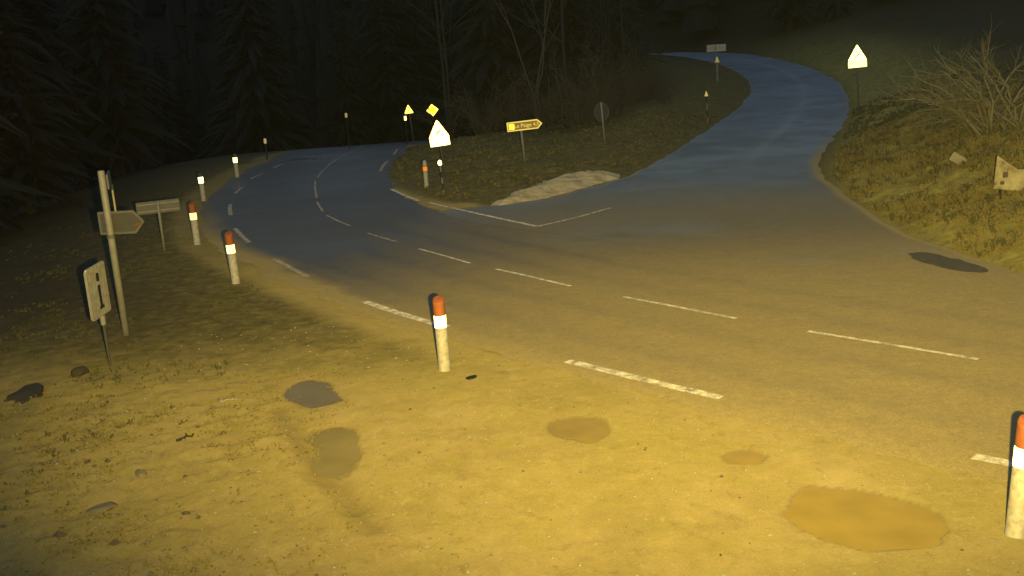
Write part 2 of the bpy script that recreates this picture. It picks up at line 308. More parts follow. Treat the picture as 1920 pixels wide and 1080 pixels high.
M = dict(
    ground=ground_material(), asphalt=asphalt_material(), paint=paint_material(), darker_paint=paint_material('darker_road_paint', .62),  # second paint is evenly darker, used on the farther dashes
    mud_water=water_material('muddy_water', (.62, .435, .07), .06),
    silty_water=water_material('silty_water', (.50, .39, .12), .45), dim_water=water_material('brown_water', (.36, .275, .09), .12), dark_water=water_material('dark_water', (.27, .225, .15), .04),
    body=plain('weathered_white_plastic', (.60, .56, .44), .6, (.26, .22, .12), 11, amount=.75),
    red=plain('red_plastic', (.40, .115, .032), .7, (.20, .06, .02), 8, amount=.7), black=plain('black_plastic', (.02, .02, .02), .5),
    foil=retro('white_reflective_foil', (.85, .85, .85), .10, .1, .28), foil_far=retro('aged_white_foil', (.85, .84, .72), .3, .1, .22),
    foil_dim=retro('dull_old_foil', (.7, .68, .54), .08), amber=retro('orange_reflective_foil', (.85, .26, .02), .10),
    sign_white=retro('white_sign_sheeting', (.85, .84, .80), .22, .1, .22), sign_red=retro('glare_paled_red_sheeting', (.74, .30, .2), .6, .1, .2),  # red is paled: the border's wash-out by glare is in the colour
    sign_hot=retro('glare_washed_sheeting', (.86, .85, .62), .6, .1, .24),  # pale glare colour painted in, same for border and face
    sign_old=retro('aged_yellowed_sheeting', (.76, .72, .34), .5, .1, .26), sign_yellow=retro('yellow_sign_sheeting', (.88, .66, .03), .6, .1, .24),
    sign_brown=retro('brown_sign_sheeting', (.26, .17, .025), .05), sign_cream=retro('cream_sign_sheeting', (.84, .76, .36), .10),
    steel=plain('galvanised_steel', (.15, .145, .13), .6, (.09, .085, .07), 6), steel_dark=plain('dull_grey_sheet_metal', (.085, .083, .075), .65, (.05, .047, .04), 5),
    post_steel=plain('pale_galvanised_post', (.30, .29, .25), .55, (.16, .15, .11), 7),
    bark=plain('grey_bark', (.028, .026, .021), .9, (.022, .02, .016), 3), bark_dark=plain('dark_bark', (.05, .042, .03), .9, (.02, .018, .013), 5),
    needles=plain('dark_needles', (.013, .012, .008), .9, (.010, .009, .006), 3),
    twig=plain('dry_twig', (.20, .18, .095), .9, (.07, .06, .04), 9), twig_bright=plain('pale_dry_stem', (.27, .245, .13), .9, (.10, .085, .05), 6),  # thick stems are paler than the thin twigs
    stone=plain('pale_stone', (.40, .36, .26), .9, (.22, .19, .12), 12), clod=plain('dark_soil_clod', (.075, .06, .035), .95, (.03, .025, .016), 10),
    dull_stone=plain('dull_ochre_stone', (.30, .245, .12), .9, (.18, .145, .07), 12), damp_stone=plain('damp_brown_stone', (.14, .11, .065), .9, (.07, .055, .035), 12), snow=None, grass_dry=grass_material('dry_yellow_grass', (.17, .14, .045), (.30, .245, .08)), grass_green=grass_material('dull_green_grass', (.06, .06, .02), (.14, .13, .045)),
    board=None, stripe=plain('dark_lettering', (.03, .03, .03), .6), wood=plain('weathered_board', (.42, .37, .22), .85, (.20, .165, .09), 7),
)
def snow_material():
    m, nt, b = mat('dirty_old_snow'); c = objc(nt)
    f = noise(nt, 2.2, 6, .7, c)
    nt.links.new(ramp(nt, f, [(.3, (.22, .175, .09)), (.48, (.44, .37, .22)), (.72, (.66, .58, .38))]), b.inputs['Base Color']); b.inputs['Roughness'].default_value = .85
    b.inputs['Diffuse Roughness'].default_value = 1
    bump(nt, b, noise(nt, 12, 5, .7, c), .7, .04); return m
M['snow'] = snow_material()
def board_material():
    m, nt, b = mat('faded_printed_board'); c = objc(nt)
    f = noise(nt, 2.6, 4, .6, c)
    nt.links.new(ramp(nt, f, [(.36, (.20, .14, .07)), (.46, (.42, .36, .17)), (.7, (.62, .55, .30))]), b.inputs['Base Color']); b.inputs['Roughness'].default_value = .7
    return m
M['board'] = board_material()

# ------------------------------------------------------------------ roads (shapes first: the ground needs them)
cen = L['centre']
centre = resample([(14.6, 7.2), (10.6, 11.45)] + cen + [(-7.6, 67), (-6.6, 75), (-4.6, 84), (-1, 97), (3, 112)], .25)
def offset_line(line, o):
    t = np.gradient(line, axis=0); t /= np.linalg.norm(t, axis=1)[:, None] + 1e-9
    n = np.stack([t[:, 1], -t[:, 0]], 1); o = np.asarray(o)
    return line + n * (o[:, None] if o.ndim else o)     # positive = right-hand side of travel (island side)
main_l = offset_line(centre, -4.15); main_r = offset_line(centre, 3.15)
MAIN_POLY = np.vstack([main_l, main_r[::-1]])
# side road: its left kerb follows the island, its right edge the bank
sl = resample([(-3.2, 33.6), (-1.5, 34.3)] + L['side_l'] + [(14, 137)], .6); sr = resample([(10.6, 17.5), (10.25, 21.5)] + L['side_r'] + [(12, 150)], .6)
K = 150
def npts(a, n):
    s = np.r_[0, np.cumsum(np.linalg.norm(np.diff(a, axis=0), axis=1))]; q = np.linspace(0, s[-1], n)
    return np.stack([np.interp(q, s, a[:, k]) for k in (0, 1)], 1)
sl, sr = npts(sl, K), npts(sr, K)
SIDE_POLY = np.vstack([sl, sr[::-1]])
MID_POLY = np.array([(-3.2, 33.6), (-1.5, 34.3), (10.25, 21.5), (13.5, 15.0), (12.0, 11.0), (7.0, 15.2), (2.2, 20.6), (-2.4, 27.4)])

bank_line = np.array([(11.5, 8), (10.6, 14)] + L['toe'] + [(24, 140), (14, 156)])
BANK_POLY = np.vstack([bank_line, [(500, 156), (500, 8)]])
ISL_POLY = np.array(L['isl'] + [(14, 137), (9, 120), (3.2, 100), (-1.2, 84), (-3.4, 74), (-4.6, 66)])
rise_n = lambda x, y: fbm(x * .35, y * .35, 5, 4)

def ground_z(x, y, detail=True):
    x = np.asarray(x, float); y = np.asarray(y, float); z = zbase(x, y)
    db = sdist(x, y, BANK_POLY); d = np.maximum(db, 0)
    z = z + np.where(d > 0, np.minimum(.27 * d, 2.6 + .04 * d) * ss(0, 1.0, d) * (.85 + .4 * rise_n(x, y)), 0)
    di = np.maximum(sdist(x, y, ISL_POLY), 0)
    z = z + ss(0, 5, di) * (.30 + .55 * ss(3, 9, x) * (1 - ss(60, 85, y))) * (.7 + .6 * rise_n(x + 40, y))
    # left of the carriageway the ground falls into the wood
    lx = np.interp(y, main_l[:, 1], main_l[:, 0])
    dl = np.maximum(0, lx - 3.5 - x) * ss(16, 26, y)
    z = z - .10 * dl * ss(0, 6, dl) * (1 - ss(18, 40, dl)) - np.where(dl > 18, .10 * 18 * ss(18, 40, dl), 0)
    # hillsides close the valley
    far = np.maximum(0, np.hypot(x * .9, np.maximum(y, 0)) - 128)
    z = z + .34 * far * ss(0, 60, far) * ss(5, 60, y + .25 * np.abs(x))
    if detail:
        dm = np.maximum(np.maximum(sdist(x, y, MAIN_POLY), sdist(x, y, SIDE_POLY)), sdist(x, y, MID_POLY))
        off = ss(-.9, .05, dm)                                  # 1 on the road
        verge = ss(0, 2.5, np.maximum(db, di))
        rough = (fbm(x * .9, y * .9, 11, 4) - .5) * (.05 + .32 * verge + .22 * ss(0, 3, db)) + (fbm(x * 4.2, y * 4.2, 23, 3) - .5) * (.028 + .06 * verge + .085 * ss(-1.6, -4.5, x) * (1 - ss(15, 20, y)))
        z = z + rough * (1 - off) - .035 * off
    return z

# ------------------------------------------------------------------ ground
def axis(lo, hi, step, far_lo, far_hi, g):
    a = list(np.arange(lo, hi, step)); s = step; v = a[-1]
    while v < far_hi: s *= g; v += s; a.append(v)
    s = step; v = a[0]; b = []
    while v > far_lo: s *= g; v -= s; b.append(v)
    return np.array(b[::-1] + a)
gx = axis(-9.5, 12, .06, -420, 420, 1.045); gy = axis(6.5, 27, .06, -60, 460, 1.03)
XX, YY = np.meshgrid(gx, gy)
x, y = XX.ravel(), YY.ravel()
z = ground_z(x, y)
wet = np.zeros_like(x); pud_lv = []
for k, poly in enumerate(L['puddles']):
    P = np.array(poly); near = (x > P[:, 0].min() - 1.2) & (x < P[:, 0].max() + 1.2) & (y > P[:, 1].min() - 1.5) & (y < P[:, 1].max() + 1.5)
    sd = sdist(x[near], y[near], P) + (fbm(x[near] * 4, y[near] * 4, 31 + k, 4) - .5) * .12
    if k == 5: pud_lv.append(.012); continue
    lv = -.030
    smooth = zbase(x[near], y[near]) - .012
    prof = np.where(sd > 0, lv - .012 - .08 * ss(0, .25, sd), lv + .012 + .016 * ss(0, .30, -sd))
    w = ss(-.7, -.02, sd)
    z[near] = z[near] * (1 - w) + (smooth * 0 + prof + (z[near] - smooth) * .12) * w
    wet[near] = np.maximum(wet[near], ss(-.05, .0, sd) * .55)
    pud_lv.append(lv)
for rut in L['ruts']:
    d = dline(x, y, rut); amp = ss(.28, .05, d) if False else np.exp(-(d / .16) ** 2)
    z -= .035 * amp * (.5 + fbm(x * 2, y * 2, 77, 2)); z += .02 * np.exp(-((d - .32) / .12) ** 2)
    wet = np.maximum(wet, .45 * amp)
db = sdist(x, y, BANK_POLY); di = sdist(x, y, ISL_POLY)
lx = np.interp(y, main_l[:, 1], main_l[:, 0]); ll = np.maximum(-1, lx - .35 - x)
verge = np.maximum(ss(-.5, .4, np.maximum(db, di)), ss(-.2, 1.2, ll) * ss(13, 22, y) * .95)
verge = np.maximum(verge, .42 * ss(-4.2, -8.5, x))
wood = np.maximum(ss(-.4, 5.5, ll + .6 * ss(26, 32, y)) * ss(16, 25, y) * .82, ss(4, 12, di) * ss(50, 60, y) * (1 - ss(9, 14, x - (y - 60) * .25)))  # first term darkens the left verge's colour where the lamp's beam falls off
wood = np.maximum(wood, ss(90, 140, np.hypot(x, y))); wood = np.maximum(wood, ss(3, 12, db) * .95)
verge = np.maximum(verge, ss(25, 31, y) * ss(0, 4, x))
nx, ny = len(gx), len(gy)
idx = np.arange(nx * ny).reshape(ny, nx)
quads = np.stack([idx[:-1, :-1], idx[:-1, 1:], idx[1:, 1:], idx[1:, :-1]], -1).reshape(-1, 4)
def fast_mesh(name, co, quads, mats, attrs, smooth=True):
    me = bpy.data.meshes.new(name); me.vertices.add(len(co)); me.vertices.foreach_set('co', co.astype(np.float32).ravel())
    k = quads.shape[1]
    me.loops.add(quads.size); me.loops.foreach_set('vertex_index', quads.astype(np.int32).ravel())
    me.polygons.add(len(quads)); me.polygons.foreach_set('loop_start', np.arange(0, quads.size, k, dtype=np.int32))
    for mm in mats: me.materials.append(mm)
    me.update(calc_edges=True); me.validate()
    if smooth: me.polygons.foreach_set('use_smooth', [True] * len(me.polygons))
    for n, v in attrs.items():
        a = me.attributes.new(n, 'FLOAT', 'POINT'); a.data.foreach_set('value', v.astype(np.float32))
    o = bpy.data.objects.new(name, me); COL.objects.link(o); return o
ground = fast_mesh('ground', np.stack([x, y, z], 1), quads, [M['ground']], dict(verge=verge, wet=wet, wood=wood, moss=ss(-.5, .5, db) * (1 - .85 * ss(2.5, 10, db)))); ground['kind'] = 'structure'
GZ = z.reshape(ny, nx)
def gz(px, py):
    i = np.clip(np.searchsorted(gx, px) - 1, 0, nx - 2); j = np.clip(np.searchsorted(gy, py) - 1, 0, ny - 2)
    u = (px - gx[i]) / (gx[i + 1] - gx[i]); v = (py - gy[j]) / (gy[j + 1] - gy[j])
    return (GZ[j, i] * (1 - u) + GZ[j, i + 1] * u) * (1 - v) + (GZ[j + 1, i] * (1 - u) + GZ[j + 1, i + 1] * u) * v
def on(p): return (p[0], p[1], float(gz(p[0], p[1])))

# ------------------------------------------------------------------ road surfaces
WET_PATCHES = L['wetp']
def mud_and_glow(X, Y):
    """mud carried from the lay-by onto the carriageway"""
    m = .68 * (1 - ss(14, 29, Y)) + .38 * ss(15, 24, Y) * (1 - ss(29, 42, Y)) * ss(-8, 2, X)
    for px_, py_, a, b in WET_PATCHES:                            # slightly less of the brown tint at the damp places
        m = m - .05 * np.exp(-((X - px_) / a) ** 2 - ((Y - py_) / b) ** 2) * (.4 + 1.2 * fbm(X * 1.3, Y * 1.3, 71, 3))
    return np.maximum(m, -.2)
def damp(X, Y):
    m = X * 0
    for px_, py_, a, b in WET_PATCHES:
        m = np.maximum(m, np.exp(-((X - px_) / a) ** 2 - ((Y - py_) / b) ** 2) * ss(.30, .62, fbm(X * 1.1, Y * 1.1, 71, 4)))
    return m * .36
def inside_of(name, X, Y):
    oth = [q for n_, q in (('main_road', MAIN_POLY), ('side_road', SIDE_POLY), ('road_junction', MID_POLY)) if n_ != name]
    return np.maximum.reduce([ss(0, .5, sdist(X, Y, q)) for q in oth])
def ribbon(name, a, b, dz, nc, dirt_l, dirt_r, jit=.26, ends=None):
    n = len(a); us = np.linspace(0, 1, nc)
    us = np.r_[0, np.sort(us * us * (3 - 2 * us))[1:-1], 1]
    ja = (fbm(a[:, 0] * 1.3, a[:, 1] * 1.3, 3, 4) - .5) * jit * 2; jb = (fbm(b[:, 0] * 1.7, b[:, 1] * 1.7, 9, 3) - .5) * jit * 2
    w = np.linalg.norm(b - a, axis=1); d = (b - a) / w[:, None]
    A = a + d * ja[:, None]; B = b + d * jb[:, None]
    P = A[:, None, :] * (1 - us)[None, :, None] + B[:, None, :] * us[None, :, None]
    X, Y = P[..., 0].ravel(), P[..., 1].ravel()
    U = np.tile(us, n); Wd = np.repeat(w, nc)
    Z = zbase(X, Y) + dz + .012 * (fbm(X * .5, Y * .5, 61, 3) - .5)
    edge = np.minimum(U * Wd if True else 0, (1 - U) * Wd)
    hid = inside_of(name, X, Y)                                  # where another paved sheet carries on, no worn rim
    Z = Z - .025 * (1 - ss(0, .12, edge)) * (1 - hid)
    de = np.maximum((1 - ss(0, dirt_l, U * Wd)) * (1 - hid), (1 - ss(0, dirt_r, (1 - U) * Wd)) * (1 - hid))
    if name == 'main_road':                                   # tyres keep the wheel tracks cleaner
        wt = sum(np.exp(-((U - q_) / .032) ** 2) for q_ in (.226, .43, .68, .87))
        mud_tint = np.maximum(mud_and_glow(X, Y) - .08 * wt * (.5 + fbm(X * .4, Y * .4, 44, 3)), 0)
    else: mud_tint = mud_and_glow(X, Y)
    de = np.maximum(de * (1 - .8 * ss(26, 40, Y) * (name == 'main_road')), mud_tint)
    track = np.exp(-((U - .58) / .045) ** 2) * (.4 + .9 * fbm(X * .35, Y * .35, 41, 3))
    return X, Y, Z, de, track, n, nc
def build_ribbon(name, r, pale=None):
    X, Y, Z, de, tr, n, nc = r; pale = X * 0 if pale is None else pale
    ii = np.arange(n * nc).reshape(n, nc); q = np.stack([ii[:-1, :-1], ii[:-1, 1:], ii[1:, 1:], ii[1:, :-1]], -1).reshape(-1, 4)
    o = fast_mesh(name, np.stack([X, Y, Z], 1), q, [M['asphalt']], dict(dirt_glow=de, track=tr, pale=pale, damp=damp(X, Y))); o['kind'] = 'structure'; return o
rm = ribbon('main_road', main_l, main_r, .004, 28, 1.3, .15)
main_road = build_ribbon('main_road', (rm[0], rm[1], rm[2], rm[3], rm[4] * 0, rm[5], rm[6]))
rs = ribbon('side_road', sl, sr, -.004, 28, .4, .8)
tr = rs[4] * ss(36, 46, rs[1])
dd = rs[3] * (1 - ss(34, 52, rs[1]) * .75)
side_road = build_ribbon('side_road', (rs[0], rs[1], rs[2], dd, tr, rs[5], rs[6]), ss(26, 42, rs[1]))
# the paved mouth between both roads
mx, my = np.meshgrid(np.linspace(-3.4, 13.6, 86), np.linspace(10.8, 34.6, 110)); mxr, myr = mx.ravel(), my.ravel()
ins = inpoly(mxr, myr, MID_POLY)
ii = np.arange(mx.size).reshape(mx.shape); q = np.stack([ii[:-1, :-1], ii[:-1, 1:], ii[1:, 1:], ii[1:, :-1]], -1).reshape(-1, 4)
q = q[ins[q].all(1)]; used = np.unique(q); remap = -np.ones(mx.size, int); remap[used] = np.arange(len(used))
X, Y = mxr[used], myr[used]
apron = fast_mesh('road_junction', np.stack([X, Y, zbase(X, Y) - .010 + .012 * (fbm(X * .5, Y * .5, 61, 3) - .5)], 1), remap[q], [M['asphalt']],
                  dict(dirt_glow=mud_and_glow(X, Y), track=X * 0, pale=X * 0, damp=damp(X, Y))); apron['kind'] = 'structure'

# painted dashes: each its own mesh, child of its road
def dash(pts, width, parent, z0=.011, name='painted_dash', m='paint'):
    a = resample(pts, .22); t = np.gradient(a, axis=0); t /= np.linalg.norm(t, axis=1)[:, None]; n = np.stack([-t[:, 1], t[:, 0]], 1)
    mb = MB(); k = len(a); w = width / 2 * (1 + (RNG.random((k, 2)) - .5) * .22)
    Lp = a + n * w[:, :1]; Rp = a - n * w[:, 1:]
    zz = lambda p: zbase(p[:, 0], p[:, 1]) + z0 + .012 * (fbm(p[:, 0] * .5, p[:, 1] * .5, 61, 3) - .5)
    zl, zr = zz(Lp), zz(Rp)
    for i in range(k - 1):
        mb.add([(*Lp[i], zl[i]), (*Rp[i], zr[i]), (*Rp[i + 1], zr[i + 1]), (*Lp[i + 1], zl[i + 1])], [(0, 1, 2, 3)])
    me = bpy.data.meshes.new(name); me.from_pydata(mb.v, [], mb.f); me.materials.append(M[m])
    bm = bmesh.new(); bm.from_mesh(me); bmesh.ops.remove_doubles(bm, verts=bm.verts, dist=.002)
    for f_ in bm.faces:
        if f_.normal.z < 0: f_.normal_flip()
    bm.to_mesh(me); bm.free()
    o = bpy.data.objects.new(name, me); COL.objects.link(o); o.parent = parent; return o
for p in L['edge_dashes']: dash(p, .19 if p[0][1] < 26 else .14, main_road, m='paint' if p[0][1] < 26 else 'darker_paint')
for p in L['centre_dashes']: dash(p, .10 if p[0][1] < 26 else .075, main_road, m='paint' if p[0][1] < 28 else 'darker_paint')
for p in L['isl_lines']: dash(p, .15, main_road, m='paint' if p[0][1] < 45 else 'darker_paint')
dash(L['stop_line'], .09, side_road, .004)

# standing water
for k, poly in enumerate(L['puddles']):
    P = np.array(poly); c = P.mean(0); ring = resample(np.vstack([P, P[:1]]), .12)[:-1]
    ring = c + (ring - c) * 1.0; d = ring - c; ring = ring + d / np.linalg.norm(d, axis=1)[:, None] * ((.10 if k != 5 else .28 * (fbm(ring[:, 0] * 2.6, ring[:, 1] * 2.6, 88, 3) - .62))[..., None] if k == 5 else .10)
    mb = MB(); n = len(ring); vs = [(c[0], c[1], pud_lv[k])] + [(p[0], p[1], pud_lv[k]) for p in ring]
    mb.add(vs, [(0, 1 + i, 1 + (i + 1) % n) for i in range(n)])
    o = mb.build('puddle', M['mud_water' if k in (2, 3, 4) else 'silty_water' if k == 1 else ('dark_water' if k == 5 else 'dim_water')])
    if o.data.polygons[0].normal.z < 0: o.data.flip_normals()
    o['kind'] = 'structure'

# ------------------------------------------------------------------ dirty snow left on the island kerb
def heap(name, poly, hgt, m, label, cat):
    P = np.array(poly); lo, hi = P.min(0), P.max(0)
    hx, hy = np.meshgrid(np.linspace(lo[0] - .2, hi[0] + .2, 70), np.linspace(lo[1] - .2, hi[1] + .2, 80)); X, Y = hx.ravel(), hy.ravel()
    sd = sdist(X, Y, P) + (fbm(X * 2.3, Y * 2.3, 91, 3) - .5) * .35
    Z = gz(X, Y) - .05 + (hgt * ss(0, .8, sd) + .06) * ss(-.05, .02, sd) * (.55 + .9 * fbm(X * 1.4, Y * 1.4, 19, 4)) + .09 * (fbm(X * 5, Y * 5, 29, 3) - .5) * ss(0, .3, sd)
    ins = sd > -.12
    ii = np.arange(hx.size).reshape(hx.shape); q = np.stack([ii[:-1, :-1], ii[:-1, 1:], ii[1:, 1:], ii[1:, :-1]], -1).reshape(-1, 4)
    q = q[ins[q].all(1)]; used = np.unique(q); rm_ = -np.ones(hx.size, int); rm_[used] = np.arange(len(used))
    o = fast_mesh(name, np.stack([X, Y, Z], 1)[used], rm_[q], [m], {}); tag(o, label, cat); return o
heap('snow_heap', L['snow'], .16, M['snow'], 'long low heap of dirty pale snow along the kerb of the grassy island', 'snow heap')

# ------------------------------------------------------------------ verge marker posts
def marker(name, loc, label, rz=0, far=False, lean=(0, 0), scale=1.0, kind='red', group='marker posts along the road'):
    t = thing(name, label, 'marker post', loc, rz, group, lean); t.scale = (scale,) * 3
    r = .100
    MB().lathe([(r * 1.06, -.12), (r * 1.06, .01), (r * 1.0, .05), (r, .40), (r * .98, .745)], 24).build('post_body', M['body'], t, True)
    if kind == 'red':
        MB().lathe([(r * .985, .747), (r * 1.0, .757), (r * 1.0, .943), (r * .985, .952)], 24).build('reflective_band', M['foil'], t)
        cap = MB(); n = 24; vs = []
        top = lambda a: 1.205 + .055 * math.sin(a)                # cap slants down towards the traffic
        for zz in (.954, 1.10):
            vs += [(r * .985 * math.cos(2 * math.pi * k / n), r * .985 * math.sin(2 * math.pi * k / n), zz) for k in range(n)]
        for rr, dz in ((.985, 0), (.86, .028), (.5, .04)):
            vs += [(r * rr * math.cos(2 * math.pi * k / n), r * rr * math.sin(2 * math.pi * k / n), 1.195 + .05 * rr * math.sin(2 * math.pi * k / n) + dz) for k in range(n)]
        fs = [(i * n + k, i * n + (k + 1) % n, (i + 1) * n + (k + 1) % n, (i + 1) * n + k) for i in range(4) for k in range(n)] + [tuple(4 * n + k for k in range(n))]
        cap.add(vs, fs); cap.build('red_cap', M['red'], t)
    elif kind == 'white':
        MB().lathe([(r * .985, .747), (r, .757), (r, .985), (r * .985, .995)], 24).build('reflective_band', M['foil_far'], t)
        MB().lathe([(r * .98, .996), (r * .97, 1.10), (r * .8, 1.16), (r * .3, 1.18)], 24).build('dark_cap', M['steel_dark'], t, True)
    elif kind == 'amber':
        MB().lathe([(r * .985, .747), (r, .757), (r, .915), (r * .985, .925)], 24).build('orange_band', M['amber'], t)
        MB().lathe([(r * .98, .926), (r * .98, 1.0), (r * .93, 1.09), (r * .75, 1.17), (r * .35, 1.21)], 24).build('rounded_cap', M['body'], t, True)
    return t
PP = L['P']
marker('marker_post', on(PP['dA']), 'red topped white marker post standing on the gravel next to the broken edge line', lean=(0, -.01))
marker('marker_post', on(PP['dR']), 'large red topped marker post cut by the frame edge beside the biggest muddy puddle', lean=(0, .06))
marker('marker_post', on(PP['dB']), 'red topped marker post on the left verge, nearest of the row along the bend', lean=(0, -.03))
marker('marker_post', on(PP['dC']), 'red topped marker post just to the side of the blank rectangular sign back', lean=(0, -.01))
marker('marker_post', on(PP['dD']), 'dark capped marker post with glowing band, between the rectangular sign back and the bend', kind='white', lean=(0, -.01), scale=.94)
marker('marker_post', on(PP['dE']), 'small marker post with glowing band where the outer edge of the bend turns away', kind='white', scale=.95)
marker('marker_post', on(PP['gp']), 'pale marker post with a bright orange band on the island by the kerb', kind='amber', group='island posts', scale=.86)
def stake(loc, label, h=.9, m='foil_far'):
    t = thing('reflector_stake', label, 'reflector', loc, 0, 'far reflector stakes')
    MB().tube([(0, 0, -.1), (0, 0, h - .12)], [.035, .03], 8).build('stake', M['black'], t)
    MB().lathe([(.055, h - .13), (.075, h - .09), (.075, h + .10), (.05, h + .14)], 12).build('reflector', M[m], t)
stake(on(PP['dF']), 'far dim reflector stake above the outer edge of the bend, nearest of the faint ones', float(PP['dF'][2] - gz(PP['dF'][0], PP['dF'][1])) + .95, 'foil_dim')
stake(on(PP['dG']), 'faintest reflector stake, alone in the dark beyond the top of the bend', float(PP['dG'][2] - gz(PP['dG'][0], PP['dG'][1])) + .02, 'foil_dim')
p = PP['ref']; stake(on(p), 'tiny white reflector stake below the small distant warning triangle', p[2] - float(gz(p[0], p[1])))

def snow_pole(loc, h, label, disc=True, bands=5, arrow=False):
    t = thing('snow_pole', label, 'snow pole', loc, 0, 'banded snow poles', (0, -.05 if disc else -.03))
    z0 = -.1; st = (h + .1) / bands
    for k in range(bands):
        z1 = z0 + st; r = .032 if arrow else .030
        MB().lathe([(r, z0), (r, z1 - .003)], 10).build('pale_band' if k % 2 == 0 else 'dark_band', M['post_steel' if k % 2 == 0 else 'black'], t); z0 = z1
    if disc:
        MB().lathe([(.02, h), (.062, h + .03), (.070, h + .10), (.050, h + .17), (.02, h + .19)], 14).build('reflector', M['foil_far'], t)
    else:
        MB().lathe([(.115, h), (.11, h + .02), (.06, h + .17), (.02, h + .28)], 10).build('pointed_top', M['sign_cream'], t)
snow_pole(on(PP['snow']), 1.02, 'thin banded snow pole with round reflector, between the kerb and the glaring triangle')
snow_pole(on(PP['sp2']), 1.5, 'banded snow pole with pointed top on the grass beside the climbing side road', disc=False, arrow=True, bands=4)

# ------------------------------------------------------------------ signs
def face_cam(loc, turn=0):
    """rotation about z so that local -Y looks at the mast, turned by some degrees"""
    return math.atan2(-loc[0], loc[1]) * 1 + math.radians(turn)
def rounded(pts, r, n=4):
    out = []; k = len(pts)
    for i in range(k):
        p = np.array(pts[i]); a = np.array(pts[i - 1]); b = np.array(pts[(i + 1) % k])
        u = (a - p) / np.linalg.norm(a - p); v = (b - p) / np.linalg.norm(b - p)
        ang = math.acos(np.clip(u @ v, -1, 1)); tl = r / math.tan(ang / 2)
        p0, p1 = p + u * tl, p + v * tl
        for t in np.linspace(0, 1, n + 1): out.append(tuple((1 - t) ** 2 * p0 + 2 * t * (1 - t) * p + t * t * p1))
    return out
def tri(s, cz, r=.05): return rounded([(-s / 2, cz - s * .2887), (s / 2, cz - s * .2887), (0, cz + s * .5774)], r)
def rect(w, h, cx, cz, r=.03): return rounded([(cx - w / 2, cz - h / 2), (cx + w / 2, cz - h / 2), (cx + w / 2, cz + h / 2), (cx - w / 2, cz + h / 2)], r)
def pole(t, h, r=.038, m='post_steel', y=.045, x=0): MB().lathe([(r, -.15), (r, h), (r * .8, h + .01)], 12, cx=x, cy=y).build('pole', M[m], t, True)
def text(s, size, loc, t, m):
    """every letter its own part; widths measured from the built-in font"""
    def glyph(st):
        cu = bpy.data.curves.new('letter', 'FONT'); cu.body = st; cu.size = size; cu.align_y = 'CENTER'; cu.extrude = .001; cu.resolution_u = 3
        tmp = bpy.data.objects.new('letter', cu); COL.objects.link(tmp)
        me = bpy.data.meshes.new_from_object(tmp.evaluated_get(bpy.context.evaluated_depsgraph_get())); bpy.data.objects.remove(tmp); return me
    def width(st): return max([v.co.x for v in glyph(st).vertices] or [0])
    tot = width(s)
    for i, ch in enumerate(s):
        if ch == ' ': continue
        me = glyph(ch); me.name = 'letter'; me.materials.clear(); me.materials.append(M[m]); w = max(v.co.x for v in me.vertices)
        o = bpy.data.objects.new('letter', me); COL.objects.link(o); o.parent = t
        o.location = (loc[0] - tot / 2 + width(s[:i + 1]) - w, loc[1], loc[2]); o.rotation_euler = (math.pi / 2, 0, 0)

def warning(loc, cz, s, label, plaque, turn=0, roll=0, ms=('sign_white', 'sign_red', 'sign_white'), picto='bend', lean=-.07, top=None):
    t = thing('warning_sign', label, 'road sign', loc, face_cam(loc, turn), 'triangular warning signs', (0, lean))
    pole(t, cz + s * .45, .035, 'steel')
    MB().plate(tri(s, cz), .0, .012).build('sign_back', M['steel_dark'], t)
    b = MB().plate(tri(s * .985, cz), -.004, -.0005).build('red_border', M[ms[1]], t)
    MB().plate(tri(s * .78, cz, .03), -.008, -.0045).build('sign_face', M[ms[0]], t)
    if picto == 'bend':
        k = s * .16; pts = [(-.5 * k, 0, cz - s * .16), (-.5 * k, 0, cz - s * .05), (.55 * k, 0, cz + s * .05), (.55 * k, 0, cz + s * .14)]
        MB().tube([(a, -.009, c) for a, _, c in pts], [s * .035] * 4, 6).build('pictogram', M['black'], t)
    else:
        MB().plate([(-s * .04, cz - s * .19), (s * .04, cz - s * .19), (s * .04, cz + s * .2), (-s * .04, cz + s * .2)], -.012, -.0085).build('pictogram', M['black'], t)
    if plaque:
        w, h = plaque; MB().plate(rect(w, h, 0, cz - s * .2887 - h / 2 - .012), -.004, .010).build('plaque', M[ms[2]], t)
    return t
def ztop(p): return p[2] - float(gz(p[0], p[1]))
warning(on(PP['tri']), 1.84, .88, 'glaring white warning triangle with a plaque below it, on the island by the kerb', (.80, .30))
p = PP['tri3']; warning(on(p), ztop(p) + .02, 1.04, 'bright warning triangle with glowing white plaque, on the grass bank right of the side road', (.98, .34), turn=8, ms=('sign_hot', 'sign_hot', 'sign_white'), lean=-.04)
p = PP['tri2']; warning(on(p), ztop(p) - .12, .66, 'small distant yellowish warning triangle in front of the dark wood', None, turn=-24, ms=('sign_old', 'sign_old', 'sign_old'))
p = PP['dia']; t = thing('priority_sign', 'yellow diamond priority sign above the glaring white triangle', 'road sign', on(p), face_cam(p), None, (0, -.07))
zc = ztop(p); pole(t, zc + .3, .03, 'steel_dark'); s = .40
dia = lambda q: rounded([(0, zc - q), (q, zc), (0, zc + q), (-q, zc)], .03)
MB().plate(dia(s), 0, .012).build('sign_back', M['steel_dark'], t); MB().plate(dia(s * .985), -.004, -.0005).build('pale_border', M['sign_old'], t)
MB().plate(dia(s * .62), -.008, -.0045).build('yellow_centre', M['sign_yellow'], t)

